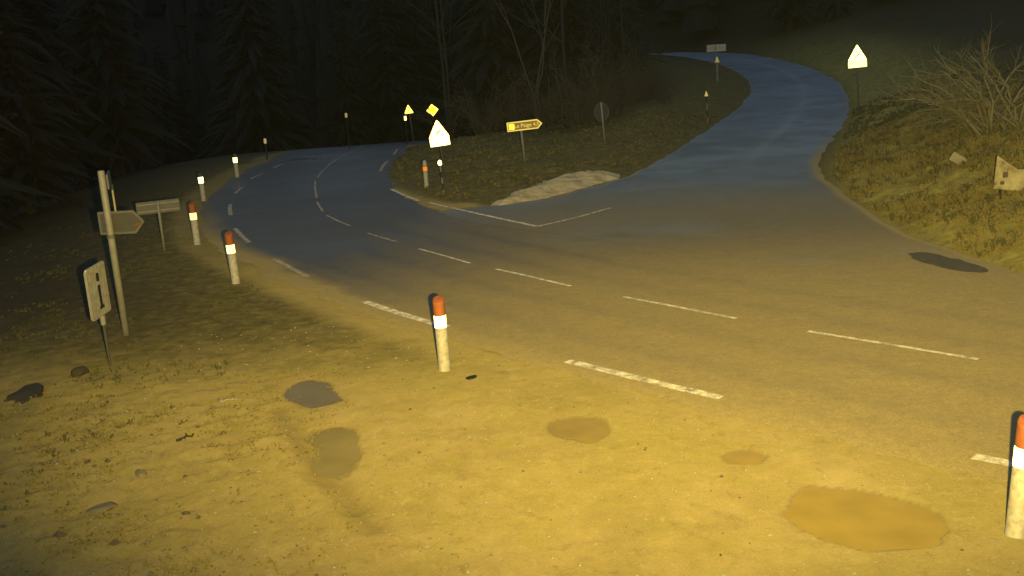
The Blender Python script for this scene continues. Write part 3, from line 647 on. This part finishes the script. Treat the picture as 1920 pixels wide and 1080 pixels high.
# arrow-shaped direction sign on the island
def arrow(w, h, cz, tip=.16, cx=0, r=.03): return rounded([(cx - w / 2, cz - h / 2), (cx + w / 2 - tip, cz - h / 2), (cx + w / 2, cz), (cx + w / 2 - tip, cz + h / 2), (cx - w / 2, cz + h / 2)], r)
loc = on(PP['le']); t = thing('direction_sign', 'lit brown arrow sign with pale lettering pointing to the side road, on a single pole', 'direction sign', loc, face_cam(loc), None, (0, -.055))
pole(t, 1.55, .052, 'post_steel', .06, 0)
cz, cx = 1.53, .17
MB().plate(arrow(1.50, .40, cz, .2, cx), 0, .03).build('sign_back', M['steel_dark'], t)
MB().plate(arrow(1.49, .39, cz, .2, cx), -.004, -.0005).build('pale_border', M['sign_cream'], t)
MB().plate(arrow(1.36, .29, cz, .15, cx - .01, .02), -.007, -.0045).build('sign_face', M['sign_brown'], t)
MB().plate(rect(.19, .21, cx - .55, cz, .015), -.010, -.0075).build('symbol_square', M['sign_yellow'], t)
text('Le Paige', .22, (cx - .08, -.0095, cz), t, 'sign_cream'); text('4,5', .20, (cx + .47, -.0095, cz), t, 'sign_cream')

# round sign seen from behind
loc = on(PP['stop']); t = thing('round_sign', 'round sign seen from behind with its pole over the grey back, alone on the grass', 'road sign', loc, face_cam(loc, 180 + 40), None, (0, .06))
pole(t, 1.86, .045, 'post_steel', .055)
circ = lambda r: [(r * math.cos(2 * math.pi * k / 32), 1.42 + r * math.sin(2 * math.pi * k / 32)) for k in range(32)]
MB().plate(circ(.44), 0, .012).build('sign_back', M['steel_dark'], t); MB().plate(circ(.43), -.005, -.001).build('sign_face', M['sign_white'], t)
rim = MB(); rim.tube([(.43 * math.cos(a), .018, 1.42 + .43 * math.sin(a)) for a in np.linspace(0, 2 * math.pi, 33)], [.020] * 33, 6); rim.build('folded_rim', M['steel'], t)

# rectangular signs seen from behind
def back_panel(loc, w, h, cz, label, turn=180, lean=0, cx=0, rails=2, tilt=0, m='steel'):
    t = thing('rectangular_sign', label, 'direction sign', loc, face_cam(loc, turn), None, (0, lean))
    pole(t, cz + h * .45, .040, 'post_steel', .075)
    MB().plate(rect(w, h, cx, cz, .025), 0, .02).build('sign_back', M[m], t); MB().plate(rect(w - .02, h - .02, cx, cz, .02), -.005, -.001).build('sign_face', M['sign_white'], t)
    for k in range(rails):
        z_ = cz + (k - (rails - 1) / 2) * h * .56
        MB().box(cx, .031, z_, w * .97, .02, .035).build('stiffening_rail', M['post_steel'], t)
    return t
loc = on(PP['bar']); back_panel(loc, 1.20, .36, 1.27, 'blank rectangular sign back on a thin pole, beside the tall arrow blade post', 184, .0, .0)
loc = on(PP['bar2']); back_panel(loc, 1.60, .58, 2.72, 'distant rectangular sign back high on a pole in front of the side road', 180, .0, -.06, 1, m='body')
t = thing('snow_pole', 'pale pole with pointed bright top right under the distant rectangular sign', 'snow pole', (loc[0] - .02, loc[1] - .6, loc[2]), 0, 'banded snow poles')
MB().lathe([(.085, -.1), (.085, 1.55)], 10).build('pale_band', M['post_steel'], t); MB().lathe([(.20, 1.55), (.19, 1.6), (.10, 1.85), (.03, 2.02)], 10).build('pointed_top', M['sign_cream'], t)

# tall finger post with three blades
loc = on(PP['pole']); t = thing('finger_post', 'tall pale post carrying an arrow blade and two edge-on blades at the dark left verge', 'finger post', loc, 0, None, (0, -.0))
MB().lathe([(.066, -.2), (.066, 3.30), (.05, 3.32)], 16).build('pole', M['post_steel'], t, True)
MB().lathe([(.078, 1.98), (.078, 2.06)], 16).build('clamp', M['steel'], t)
def blade(parent, w, h, zc, rz, cx, name='sign_blade', m='steel', tip=.2, back=True, y=.0):
    b = MB().plate(arrow(w, h, zc, tip, cx), .0, .028).build(name, M[m], parent); b.rotation_euler = (0, 0, rz); b.location = (0, y, 0)
    q = MB().plate(arrow(w - .10, h - .09, zc, tip * .85, cx), -.004, -.0005).build('recessed_back', M['steel_dark'], b)
    return b
b = blade(t, .94, .46, 2.27, math.radians(-6), .22, y=.10)
MB().plate(rounded([(.46, 2.20), (.60, 2.19), (.645, 2.25), (.50, 2.24)], .01), -.007, -.0045).build('rust_patch', plain('rusty_orange_patch', (.22, .075, .025), .9), b)
b2 = MB().plate(rect(.9, .30, .5, 3.08, .02), .0, .03).build('sign_blade', M['steel'], t); b2.rotation_euler = (0, 0, math.radians(107)); b2.location = (.10, .03, 0)
b3 = MB().plate(rect(1.1, .44, .62, 2.70, .02), .0, .03).build('sign_blade', M['wood'], t); b3.rotation_euler = (0, 0, math.radians(110)); b3.location = (.17, .03, 0)

# information board, turned nearly edge-on, on a thin dark pole
loc = on(PP['info']); t = thing('information_sign', 'slanted pale information board with a dark letter i on a thin dark pole', 'information sign', loc, 0, None, (0, .0))
MB().tube([(0, .05, -.15), (0, .05, 1.05)], [.018, .030], 10).build('pole', M['steel_dark'], t)
MB().lathe([(.048, .78), (.048, .95)], 12, cy=.05).build('pole_lit_part', M['post_steel'], t)  # lit top of the pole, imitated by a paler ring
pan = MB().plate(rect(.88, .92, 0, 1.42, .06), -.035, .0).build('panel', M['body'], t); pan.rotation_euler = (0, 0, math.radians(91))
MB().box(-.448, -.018, 1.42, .018, .05, .84).build('lit_edge', M['post_steel'], pan)
MB().plate(rect(.11, .40, .02, 1.32, .02), -.040, -.0355).build('letter_stem', M['stripe'], pan)
MB().plate(rect(.13, .15, .02, 1.66, .04), -.040, -.0355).build('letter_dot', M['stripe'], pan)
MB().plate(rect(.22, .05, .03, 1.115, .01), -.0405, -.036).build('letter_foot', M['stripe'], pan)

# boards lying on the right bank
B = L['bits']
def rest(p, h):
    """where the line of sight surveyed from the mast comes within h of the slope"""
    c = np.array([0, 0, CAM_H]); d = np.array(p) - c
    for t in np.linspace(.5, 1.6, 1100):
        q = c + d * t
        if q[2] < gz(q[0], q[1]) + h: break
    return tuple(float(v) for v in q)
p = B['plate']; t = MB(); t.box(0, 0, 0, .50, .05, .27)
o = t.build('wooden_plaque', M['wood']); o.location = rest(p, .20); o.rotation_euler = (-.35, .58, -.35); tag(o, 'small pale board lying tilted on the grass bank below the bare bush', 'board')
p = B['board']
t = thing('torn_board', 'large torn pale board with a notched top leaning on the bank at the frame edge', 'board', rest(p, .42), -.30)
out = [(-.62, -.36), (.75, -.52), (.78, .30), (.52, .30), (.30, .16), (.14, .10), (-.08, .10), (-.30, .26), (-.56, .46)]
MB().plate(out, -.02, .02).build('board_panel', M['board'], t)
for q, (w, h) in zip([(-.36, -.02), (-.42, -.22), (.36, -.12)], [(.12, .16), (.10, .10), (.5, .05)]):
    MB().plate(rounded([(q[0] - w / 2, q[1] - h / 2), (q[0] + w / 2, q[1] - h * .4), (q[0] + w * .45, q[1] + h / 2), (q[0] - w / 2, q[1] + h * .4)], .02), -.025, -.0205).build('print_mark', M['damp_stone'], t)
for q in (-.45, .62): MB().box(q, .05, -.55, .06, .05, .7).build('stake', M['bark'], t)

# ------------------------------------------------------------------ trees
def branch(mb, p, d, ln, r, depth, rnd, n=5, up_=.12, spread=.75, kids=(3, 5)):
    k = 5; pts = [p]; q = Vector(p); dd = Vector(d)
    for i in range(k - 1):
        dd = (dd + Vector((rnd.uniform(-1, 1), rnd.uniform(-1, 1), rnd.uniform(-.5, 1) * .6 + up_)) * .22).normalized(); q = q + dd * (ln / (k - 1)); pts.append(tuple(q))
    rad = [r * (1 - .72 * i / (k - 1)) for i in range(k)]
    mb.tube(pts, rad, max(3, n))
    if depth <= 0: return
    for c in range(rnd.randint(*kids)):
        t = rnd.uniform(.3, 1); i = min(k - 2, int(t * (k - 1))); s = Vector(pts[i]).lerp(Vector(pts[i + 1]), t * (k - 1) - i)
        ax = Vector((rnd.uniform(-1, 1), rnd.uniform(-1, 1), rnd.uniform(-.3, .8))).normalized()
        nd = (dd * (1 - spread * .5) + ax * spread).normalized()
        branch(mb, tuple(s), nd, ln * rnd.uniform(.45, .68), rad[i] * .6, depth - 1, rnd, n - 1, up_, spread, kids)
def bare_tree(seed, h, r, forked=False, m='bark'):
    rnd = random.Random(seed); t = thing('bare_tree', 'x', 'tree')
    tm, cm = MB(), MB()
    if forked:
        tm.tube([(0, 0, -.4), (.05, 0, .8), (.0, 0, 1.9)], [r * 1.25, r, r * .9], 10)
        for d, l in (((-.18, 0, 1), h * .78), ((.62, .05, .9), h * .62), ((.22, .2, 1), h * .7)):
            branch(cm, (0, 0, 1.8), d, l, r * .62, 4, rnd, 7, .10, .6, (3, 5))
    else:
        pts = [(0, 0, -.4)]; x_ = y_ = 0
        for i in range(1, 8): x_ += rnd.uniform(-.16, .16); y_ += rnd.uniform(-.16, .16); pts.append((x_, y_, h * i / 7))
        rad = [r * (1.2 if i == 0 else 1 - .85 * i / 7) for i in range(8)]; tm.tube(pts, rad, 9)
        for i in range(13):
            z_ = rnd.uniform(.25, .98); j = min(6, int(z_ * 7)); s = Vector(pts[j]).lerp(Vector(pts[j + 1]), z_ * 7 - j); a = rnd.uniform(0, 6.28)
            branch(cm, tuple(s), (math.cos(a), math.sin(a), rnd.uniform(.35, 1.1)), h * (1.05 - z_) * rnd.uniform(.4, .62), rad[j] * .5, 3, rnd, 5)
    tm.build('trunk', M[m], t, True); cm.build('crown', M[m], t); return t
def spruce(seed, h):
    rnd = random.Random(seed); t = thing('spruce_tree', 'x', 'tree'); MB().tube([(0, 0, -.5), (0, 0, h * .5), (0, 0, h * .97)], [h * .018, h * .012, .02], 7).build('trunk', M['bark_dark'], t)
    c = MB(); z_ = h * .10
    while z_ < h * .985:
        f = 1 - z_ / h; R_ = h * .21 * f ** .8 * rnd.uniform(.8, 1.1) + .1; k = 15 if f > .15 else 7; a0 = rnd.uniform(0, 6.28)
        for j in range(k):
            a = a0 + 6.283 * j / k + rnd.uniform(-.2, .2); rr = R_ * rnd.choice((.45, .7, .9, 1.0, 1.15, 1.3)) * rnd.uniform(.85, 1.1); dr = rnd.uniform(.3, .75); rise = rnd.uniform(.02, .28); z_j = z_ + rnd.uniform(-.25, .25); dx, dy = math.cos(a), math.sin(a); px_, py_ = -dy, dx
            prev = None
            for s in range(4):
                u = s / 3; w = rr * .13 * (1 - u) ** .6 + .03; zz = z_j + rr * (rise * u - dr * u * u)
                cur = [(dx * rr * u + px_ * w, dy * rr * u + py_ * w, zz - w * .9), (dx * rr * u, dy * rr * u, zz), (dx * rr * u - px_ * w, dy * rr * u - py_ * w, zz - w * .9)]
                if prev: c.add(prev + cur, [(0, 1, 4, 3), (1, 2, 5, 4)])
                if s in (1, 2):
                    for sg in (0, 2): e = cur[sg]; c.add([cur[1], e, (e[0] + dx * .5 * w + px_ * w * (1 - sg), e[1] + dy * .5 * w + py_ * w * (1 - sg), e[2] - w * rnd.uniform(1, 2.4))], [(0, 1, 2)])
                prev = cur
        z_ += h * .03 + .10
    me = c.build('crown', M['needles'], t); return t

M['bark_pale'] = plain('pale_grey_bark', (.085, .078, .06), .9, (.07, .06, .045), 4)
HERO = bare_tree(3, 11, .10, True, 'bark_pale')
bx, by = 2.1, 63.0
HERO.location = on((bx, by)); HERO.rotation_euler = (0, 0, .2); HERO['label'] = 'forked bare tree with pale slanting limbs rising behind the brown arrow sign'
bt = [bare_tree(11, 15, .11), bare_tree(23, 12, .09), bare_tree(37, 17, .13), bare_tree(41, 14, .08)]
sp = [spruce(5, 17), spruce(9, 14), spruce(13, 20)]
used_p = {}
def plant(proto, xy, label, group, rnd, sc):
    loc = on(xy); rz = rnd.uniform(0, 6.28)
    if proto.name not in used_p:
        used_p[proto.name] = 1; proto.location = loc; proto.rotation_euler = (0, 0, rz); proto.scale = (sc,) * 3; proto['label'] = label; proto['group'] = group; return proto
    return dup(proto, loc, rz, label, group, sc)
rnd = random.Random(99)
def clear(xx, yy, mrg):
    a, b_ = np.array([xx]), np.array([yy])
    return sdist(a, b_, MAIN_POLY)[0] < -mrg and sdist(a, b_, SIDE_POLY)[0] < -mrg
n_ = 0
while n_ < 26:                                      # wood on the island
    xx, yy = rnd.uniform(-4, 24), rnd.uniform(59, 118)
    if not inpoly(np.array([xx]), np.array([yy]), ISL_POLY)[0] or not clear(xx, yy, 1.6) or (abs(xx - bx) < 1.2 and yy < by + 4): continue
    if xx > 7 + (yy - 60) * .12: continue
    plant(rnd.choice(bt), (xx, yy), 'thin bare tree standing in the dark wood behind the island signs', 'bare trees in the wood behind the island', rnd, rnd.uniform(.75, 1.2)); n_ += 1
n_ = 0
while n_ < 44:                                      # dark spruces left of the bend
    xx, yy = rnd.uniform(-62, -13.5), rnd.uniform(27, 110)
    lx_ = float(np.interp(yy, main_l[:, 1], main_l[:, 0]))
    if xx > lx_ - 6.5: continue
    plant(rnd.choice(sp), (xx, yy), 'dark spruce in the unlit wood beyond the outer side of the bend', 'spruces left of the bend', rnd, rnd.uniform(.8, 1.25)); n_ += 1
n_ = 0
while n_ < 26:                                      # spruces deeper in the island wood and beyond the crest
    xx, yy = rnd.uniform(-14, 16), rnd.uniform(70, 112)
    if not clear(xx, yy, 2.6) or xx > 6 + (yy - 70) * .2: continue
    plant(rnd.choice(sp), (xx, yy), 'dark spruce deep in the wood beyond the crest of the main road', 'spruces beyond the crest', rnd, rnd.uniform(.8, 1.2)); n_ += 1
n_ = 0
while n_ < 22:                                      # beyond the climbing road
    xx, yy = rnd.uniform(-20, 70), rnd.uniform(118, 165)
    if not clear(xx, yy, 4): continue
    plant(rnd.choice(sp), (xx, yy), 'dark spruce on the black slope above the far end of the climbing road', 'spruces above the climbing road', rnd, rnd.uniform(.9, 1.3)); n_ += 1
# far wood on the hillsides: one mass
fm = MB(); k_ = 0
while k_ < 700:
    a = rnd.uniform(-.95, .95); R_ = rnd.uniform(135, 300); xx, yy = R_ * math.sin(a), R_ * math.cos(a)
    if not clear(xx, yy, 6): continue
    zz = float(gz(xx, yy)); h = rnd.uniform(11, 20); z_ = zz + h * .08
    for tier in range(4):
        f = 1 - tier / 4; r = h * .17 * f * rnd.uniform(.9, 1.2); n = 7; o0 = rnd.uniform(0, 6)
        vs = [(xx + r * rnd.uniform(.7, 1.1) * math.cos(o0 + 6.283 * j / n), yy + r * rnd.uniform(.7, 1.1) * math.sin(o0 + 6.283 * j / n), z_ + rnd.uniform(-.4, .4)) for j in range(n)] + [(xx, yy, z_ + h * .42)]
        fm.add(vs, [(j, (j + 1) % n, n) for j in range(n)]); z_ += h * .22
    k_ += 1
me = bpy.data.meshes.new('distant_wood'); me.from_pydata(fm.v, [], fm.f); me.materials.append(M['needles']); o = bpy.data.objects.new('distant_wood', me); COL.objects.link(o); o['kind'] = 'stuff'

# twiggy scrub along the edge of the island wood
def scrub(seed):
    rs_ = random.Random(seed); t = thing('scrub_bush', 'x', 'bush'); st, tw = MB(), MB()
    for i in range(13):
        a = rs_.uniform(0, 6.28); o_ = (rs_.uniform(-.8, .8), rs_.uniform(-.5, .5)); ln = rs_.uniform(1.6, 4.2); tl = rs_.uniform(.1, .75); pts = []; rad = []
        for k in range(6):
            u = k / 5; pts.append((o_[0] + math.cos(a) * ln * math.sin(tl) * u + rs_.uniform(-.08, .08), o_[1] + math.sin(a) * ln * math.sin(tl) * u + rs_.uniform(-.08, .08), -.1 + ln * (math.cos(tl) * u - .12 * u * u))); rad.append(.030 * (1 - .75 * u))
        st.tube(pts, rad, 5)
        for k in range(9):
            d = Vector((math.cos(a) + rs_.uniform(-1.2, 1.2), math.sin(a) + rs_.uniform(-1.2, 1.2), rs_.uniform(-.2, 1.3)))
            branch(tw, pts[rs_.randint(1, 5)], d.normalized(), rs_.uniform(.5, 1.5), .013, 2, rs_, 3, .04, .9, (2, 4))
    st.build('stems', M['scrub'], t); tw.build('twigs', M['scrub'], t); return t
M['scrub'] = plain('brown_scrub_twigs', (.095, .078, .045), .9, (.05, .042, .025), 3)
sb = [scrub(71), scrub(72), scrub(73)]; rnd = random.Random(5); n_ = 0
while n_ < 30:
    xx, yy = rnd.uniform(-4, 15), rnd.uniform(53, 76)
    if not inpoly(np.array([xx]), np.array([yy]), ISL_POLY)[0] or not clear(xx, yy, 1.8) or yy < 54 + .45 * max(0, xx - 2) or xx > 4 + (yy - 54) * .5: continue
    plant(rnd.choice(sb), (xx, yy), 'leafless brown scrub at the edge of the dark wood behind the island signs', 'scrub behind the island signs', rnd, rnd.uniform(.7, 1.25)); n_ += 1

# bare arching bush on the right bank
p = B['bush']; base = rest(B['bush'], 0); t = thing('bare_bush', 'leafless bush with arching pale stems on top of the grass bank', 'bush', base)
rnd = random.Random(17); thick = MB(); fine = MB()
for i in range(26):
    a = rnd.uniform(0, 6.28) if i > 15 else math.pi + rnd.uniform(-.8, .8); ln = rnd.uniform(2.2, 3.6); pts = []; rad = []; ox_, oy_ = rnd.uniform(-.7, .9), rnd.uniform(-.6, .6)
    tilt = rnd.uniform(.35, 1.1)
    for s in range(7):
        u = s / 6; pts.append((ox_ + rnd.uniform(-.10, .10) + math.cos(a) * ln * math.sin(tilt) * u, math.sin(a) * ln * math.sin(tilt) * u * .8 + oy_ + rnd.uniform(-.1, .1), -.1 + ln * (math.cos(tilt) * u * 1.35 - .42 * u * u) + rnd.uniform(-.05, .05))); rad.append(.055 * (1 - .75 * u))
    thick.tube(pts, rad, 6)
    for b_ in range(11):
        j = rnd.randint(1, 6); d = Vector((math.cos(a) + rnd.uniform(-.9, .9), math.sin(a) + rnd.uniform(-.9, .9), rnd.uniform(-.5, 1.1)))
        branch(fine, pts[j], d.normalized(), rnd.uniform(.5, 1.3), .018, 1, rnd, 4, .02, .9, (3, 5))
thick.build('stems', M['twig_bright'], t, True); fine.build('twigs', M['twig'], t)

# ------------------------------------------------------------------ grass tufts, gravel and litter
def scatter_grass(name, n, pick, hgt, m, seed, blades=7, flat=.2):
    r = np.random.default_rng(seed); px, py = pick(r, n * 6)
    px, py = px[:n], py[:n]; k = len(px); pz = gz(px, py)
    c = np.repeat(np.stack([px, py, pz], 1), blades, 0); N = len(c)
    ang = r.uniform(0, 2 * np.pi, N); ln = hgt * r.uniform(.5, 1.4, N) * np.repeat(r.uniform(.6, 1.3, k), blades)
    lean = r.uniform(flat, 1.25, N); dx, dy = np.cos(ang), np.sin(ang); w = .012 + ln * .05
    root = c + np.stack([dx, dy, 0 * dx], 1) * r.uniform(0, .08, N)[:, None]
    midp = root + np.stack([dx * ln * .30 * lean, dy * ln * .30 * lean, ln * .62], 1)
    tip = root + np.stack([dx * ln * .85 * lean, dy * ln * .85 * lean, ln * (1 - .35 * lean)], 1)
    ox = np.stack([-dy * w, dx * w, 0 * w], 1)
    co = np.stack([root - ox, root + ox, midp + ox * .7, midp - ox * .7, tip], 1).reshape(-1, 3); co[:, 2] -= .01
    b0 = np.arange(N) * 5
    q = np.concatenate([np.stack([b0, b0 + 1, b0 + 2], 1), np.stack([b0, b0 + 2, b0 + 3], 1), np.stack([b0 + 3, b0 + 2, b0 + 4], 1)])
    o = fast_mesh(name, co, q, [m], {}, False); o['kind'] = 'stuff'; return o
def picker(x0, x1, y0, y1, cond, dens=None):
    def f(r, n):
        px, py = r.uniform(x0, x1, n), r.uniform(y0, y1, n); ok = cond(px, py)
        if dens is not None: ok &= fbm(px * .8, py * .8, 55, 3) + r.uniform(-.15, .15, n) > dens
        return px[ok], py[ok]
    return f
isl_ok = lambda a, b_: (sdist(a, b_, ISL_POLY) > .35) & (sdist(a, b_, np.array(L['snow'])) < -.05) & (sdist(a, b_, SIDE_POLY) < -.1)
scatter_grass('grass', 2600, picker(-6, 14, 35, 64, isl_ok, .45), .09, M['grass_green'], 1)
scatter_grass('grass', 1000, picker(-6, 14, 35, 64, isl_ok, .50), .10, M['grass_dry'], 2)
bank_ok = lambda a, b_: (sdist(a, b_, BANK_POLY) > .15)
scatter_grass('grass', 9000, picker(9, 24, 18, 46, bank_ok, .44), .17, M['grass_dry'], 3, 6, .85)
scatter_grass('grass', 4500, picker(9, 28, 22, 62, bank_ok, .47), .18, M['grass_green'], 4, 6, .7)
left_ok = lambda a, b_: (np.interp(b_, main_l[:, 1], main_l[:, 0]) - .9 - a > 0) & (a < -4.0 - .12 * (b_ - 12))
scatter_grass('grass', 500, picker(-16, -4, 15.5, 36, left_ok, .60), .06, M['grass_green'], 5)
scatter_grass('grass', 500, picker(-14, -5, 9.5, 34, left_ok, .58), .05, M['grass_green'], 6)
near_l = lambda a, b_: (a < -3.2 - .15 * (b_ - 8)) & (b_ < 19)
scatter_grass('grass', 350, picker(-9, -3, 8, 17, near_l, .60), .03, M['grass_dry'], 8, 6)

def pebble_field(name, n, x0, x1, y0, y1, s0, s1, m, seed, cond=None):
    r = np.random.default_rng(seed); px, py = r.uniform(x0, x1, n), r.uniform(y0, y1, n)
    if cond is not None: ok = cond(px, py); px, py = px[ok], py[ok]
    pz = gz(px, py); mb = MB(); base = [(1, 0, 0), (0, 1, 0), (-1, 0, 0), (0, -1, 0), (0, 0, .8), (0, 0, -.5)]
    fs = [(0, 1, 4), (1, 2, 4), (2, 3, 4), (3, 0, 4), (1, 0, 5), (2, 1, 5), (3, 2, 5), (0, 3, 5)]
    for a, b_, c_ in zip(px, py, pz):
        s = s0 + (s1 - s0) * r.random() ** 3; rz = r.uniform(0, 6.28); cs, sn = math.cos(rz), math.sin(rz); j = r.uniform(.6, 1.3, (6, 3))
        mb.add([(a + s * (vx * j[i, 0] * cs - vy * j[i, 1] * sn), b_ + s * (vx * j[i, 0] * sn + vy * j[i, 1] * cs), c_ + s * vz * j[i, 2] * .8 + s * .15) for i, (vx, vy, vz) in enumerate(base)], fs)
    me = bpy.data.meshes.new(name); me.from_pydata(mb.v, [], mb.f); me.materials.append(m); o = bpy.data.objects.new(name, me); COL.objects.link(o); o['kind'] = 'stuff'; return o
dry = lambda a, b_: np.all([sdist(a, b_, np.array(q)) < -.06 for q in L['puddles']], 0) & (sdist(a, b_, MAIN_POLY) < -.1)
pebble_field('gravel', 3600, -6.5, 6.5, 7.6, 20, .006, .030, M['stone'], 21, dry)
pebble_field('gravel', 420, -7, 6, 7.6, 18, .006, .030, M['damp_stone'], 22, dry)
pebble_field('gravel', 1500, -6.5, -.4, 7.6, 13.5, .008, .034, M['dull_stone'], 23, dry)
pebble_field('gravel', 1500, -4, 9, 9.5, 21, .006, .022, M['dull_stone'], 24, lambda a, b_: (np.abs(sdist(a, b_, MAIN_POLY)) < .45) & (np.interp(b_, main_l[:, 1], main_l[:, 0]) + 1 > a))
left_edge = lambda a, b_: a < -2.6 - .2 * (b_ - 8)
pebble_field('soil_lumps', 80, -7.5, -2.4, 7.8, 15, .02, .085, M['damp_stone'], 25, left_edge)
pebble_field('soil_lumps', 220, -7.5, -2.4, 7.8, 15, .02, .06, M['dull_stone'], 26, left_edge)
scatter_grass('dead_grass', 1600, picker(-9, -1.5, 7.8, 17, lambda a, b_: a < -1.5 - .15 * (b_ - 8), .46), .055, M['grass_dry'], 9, 4, 1.1)
def rock(name, p, s, m, label, cat, seed, flat=.5):
    bm = bmesh.new(); bmesh.ops.create_icosphere(bm, subdivisions=2, radius=1); rr = random.Random(seed)
    for v in bm.verts: v.co *= rr.uniform(.78, 1.15)
    me = bpy.data.meshes.new(name); bm.to_mesh(me); bm.free(); me.materials.append(m)
    o = bpy.data.objects.new(name, me); COL.objects.link(o); g = on(p); o.location = (g[0], g[1], g[2] + s[2] * .25); o.scale = s; o.rotation_euler = (rr.uniform(-.2, .2), rr.uniform(-.2, .2), rr.uniform(0, 3)); tag(o, label, cat); return o
rock('stone', B['s1'], (.13, .08, .05), M['dull_stone'], 'flat pale stone lying on the gravel near the bottom left', 'stone', 1)
rock('stone', B['s2'], (.24, .13, .04), M['dull_stone'], 'wide flat yellowish stone lowest on the left verge', 'stone', 2)
rock('soil_clod', B['clod'], (.42, .28, .09), M['clod'], 'large dark clod of earth at the left frame edge', 'clod', 3)
rock('soil_clod', B['clod2'], (.16, .12, .12), M['clod'], 'dark earth clod below the slanted information board', 'clod', 4)
rock('litter_scrap', B['black'], (.10, .07, .03), M['black'], 'small black scrap on the gravel beside the nearest red topped post', 'litter', 5)
def twig(p, ln, rz, m, label, seed, r=.012):
    rr = random.Random(seed); g = on(p); mb = MB(); pts = [(ln * (u - .5), rr.uniform(-.03, .03), .015 + rr.uniform(0, .03)) for u in np.linspace(0, 1, 6)]
    mb.tube(pts, [r * (1 - .5 * i / 5) for i in range(6)], 6); mb.tube([pts[3], (pts[3][0] + ln * .15, .09, .05)], [r * .7, r * .3], 5)
    o = mb.build('twig', m, None, True); o.location = (g[0], g[1], g[2] + .01); o.rotation_euler = (0, 0, rz); tag(o, label, 'twig')
twig(B['twig'], .30, .9, M['bark_dark'], 'short dark twig on the gravel left of the ruts', 1, .022)
twig(B['twig2'], .34, .1, M['stone'], 'pale dry twig on the gravel left of the smallest dark puddle', 2, .016)

# ------------------------------------------------------------------ thin veil added in the air to lift the dark areas
bpy.context.view_layer.update()
tops = [(o.matrix_world @ Vector(c)) for o in SC.objects if o.type == 'MESH' for c in o.bound_box]
lo = Vector((min(v.x for v in tops), min(v.y for v in tops), min(v.z for v in tops))) - Vector((2, 2, 1))
hi = Vector((max(v.x for v in tops), max(v.y for v in tops), max(v.z for v in tops))) + Vector((2, 2, 1))
mb = MB(); mb.box(*((lo + hi) / 2), *(hi - lo))
mh = bpy.data.materials.new('added_veil'); mh.use_nodes = True; nt = mh.node_tree; nt.nodes.remove(nt.nodes['Principled BSDF'])
vol = nt.nodes.new('ShaderNodeVolumePrincipled'); vol.inputs['Color'].default_value = (.72, .86, 1, 1); vol.inputs['Density'].default_value = VEIL
nt.links.new(vol.outputs[0], nt.nodes['Material Output'].inputs['Volume'])
hz = mb.build('lifting_veil', mh); hz['kind'] = 'stuff'
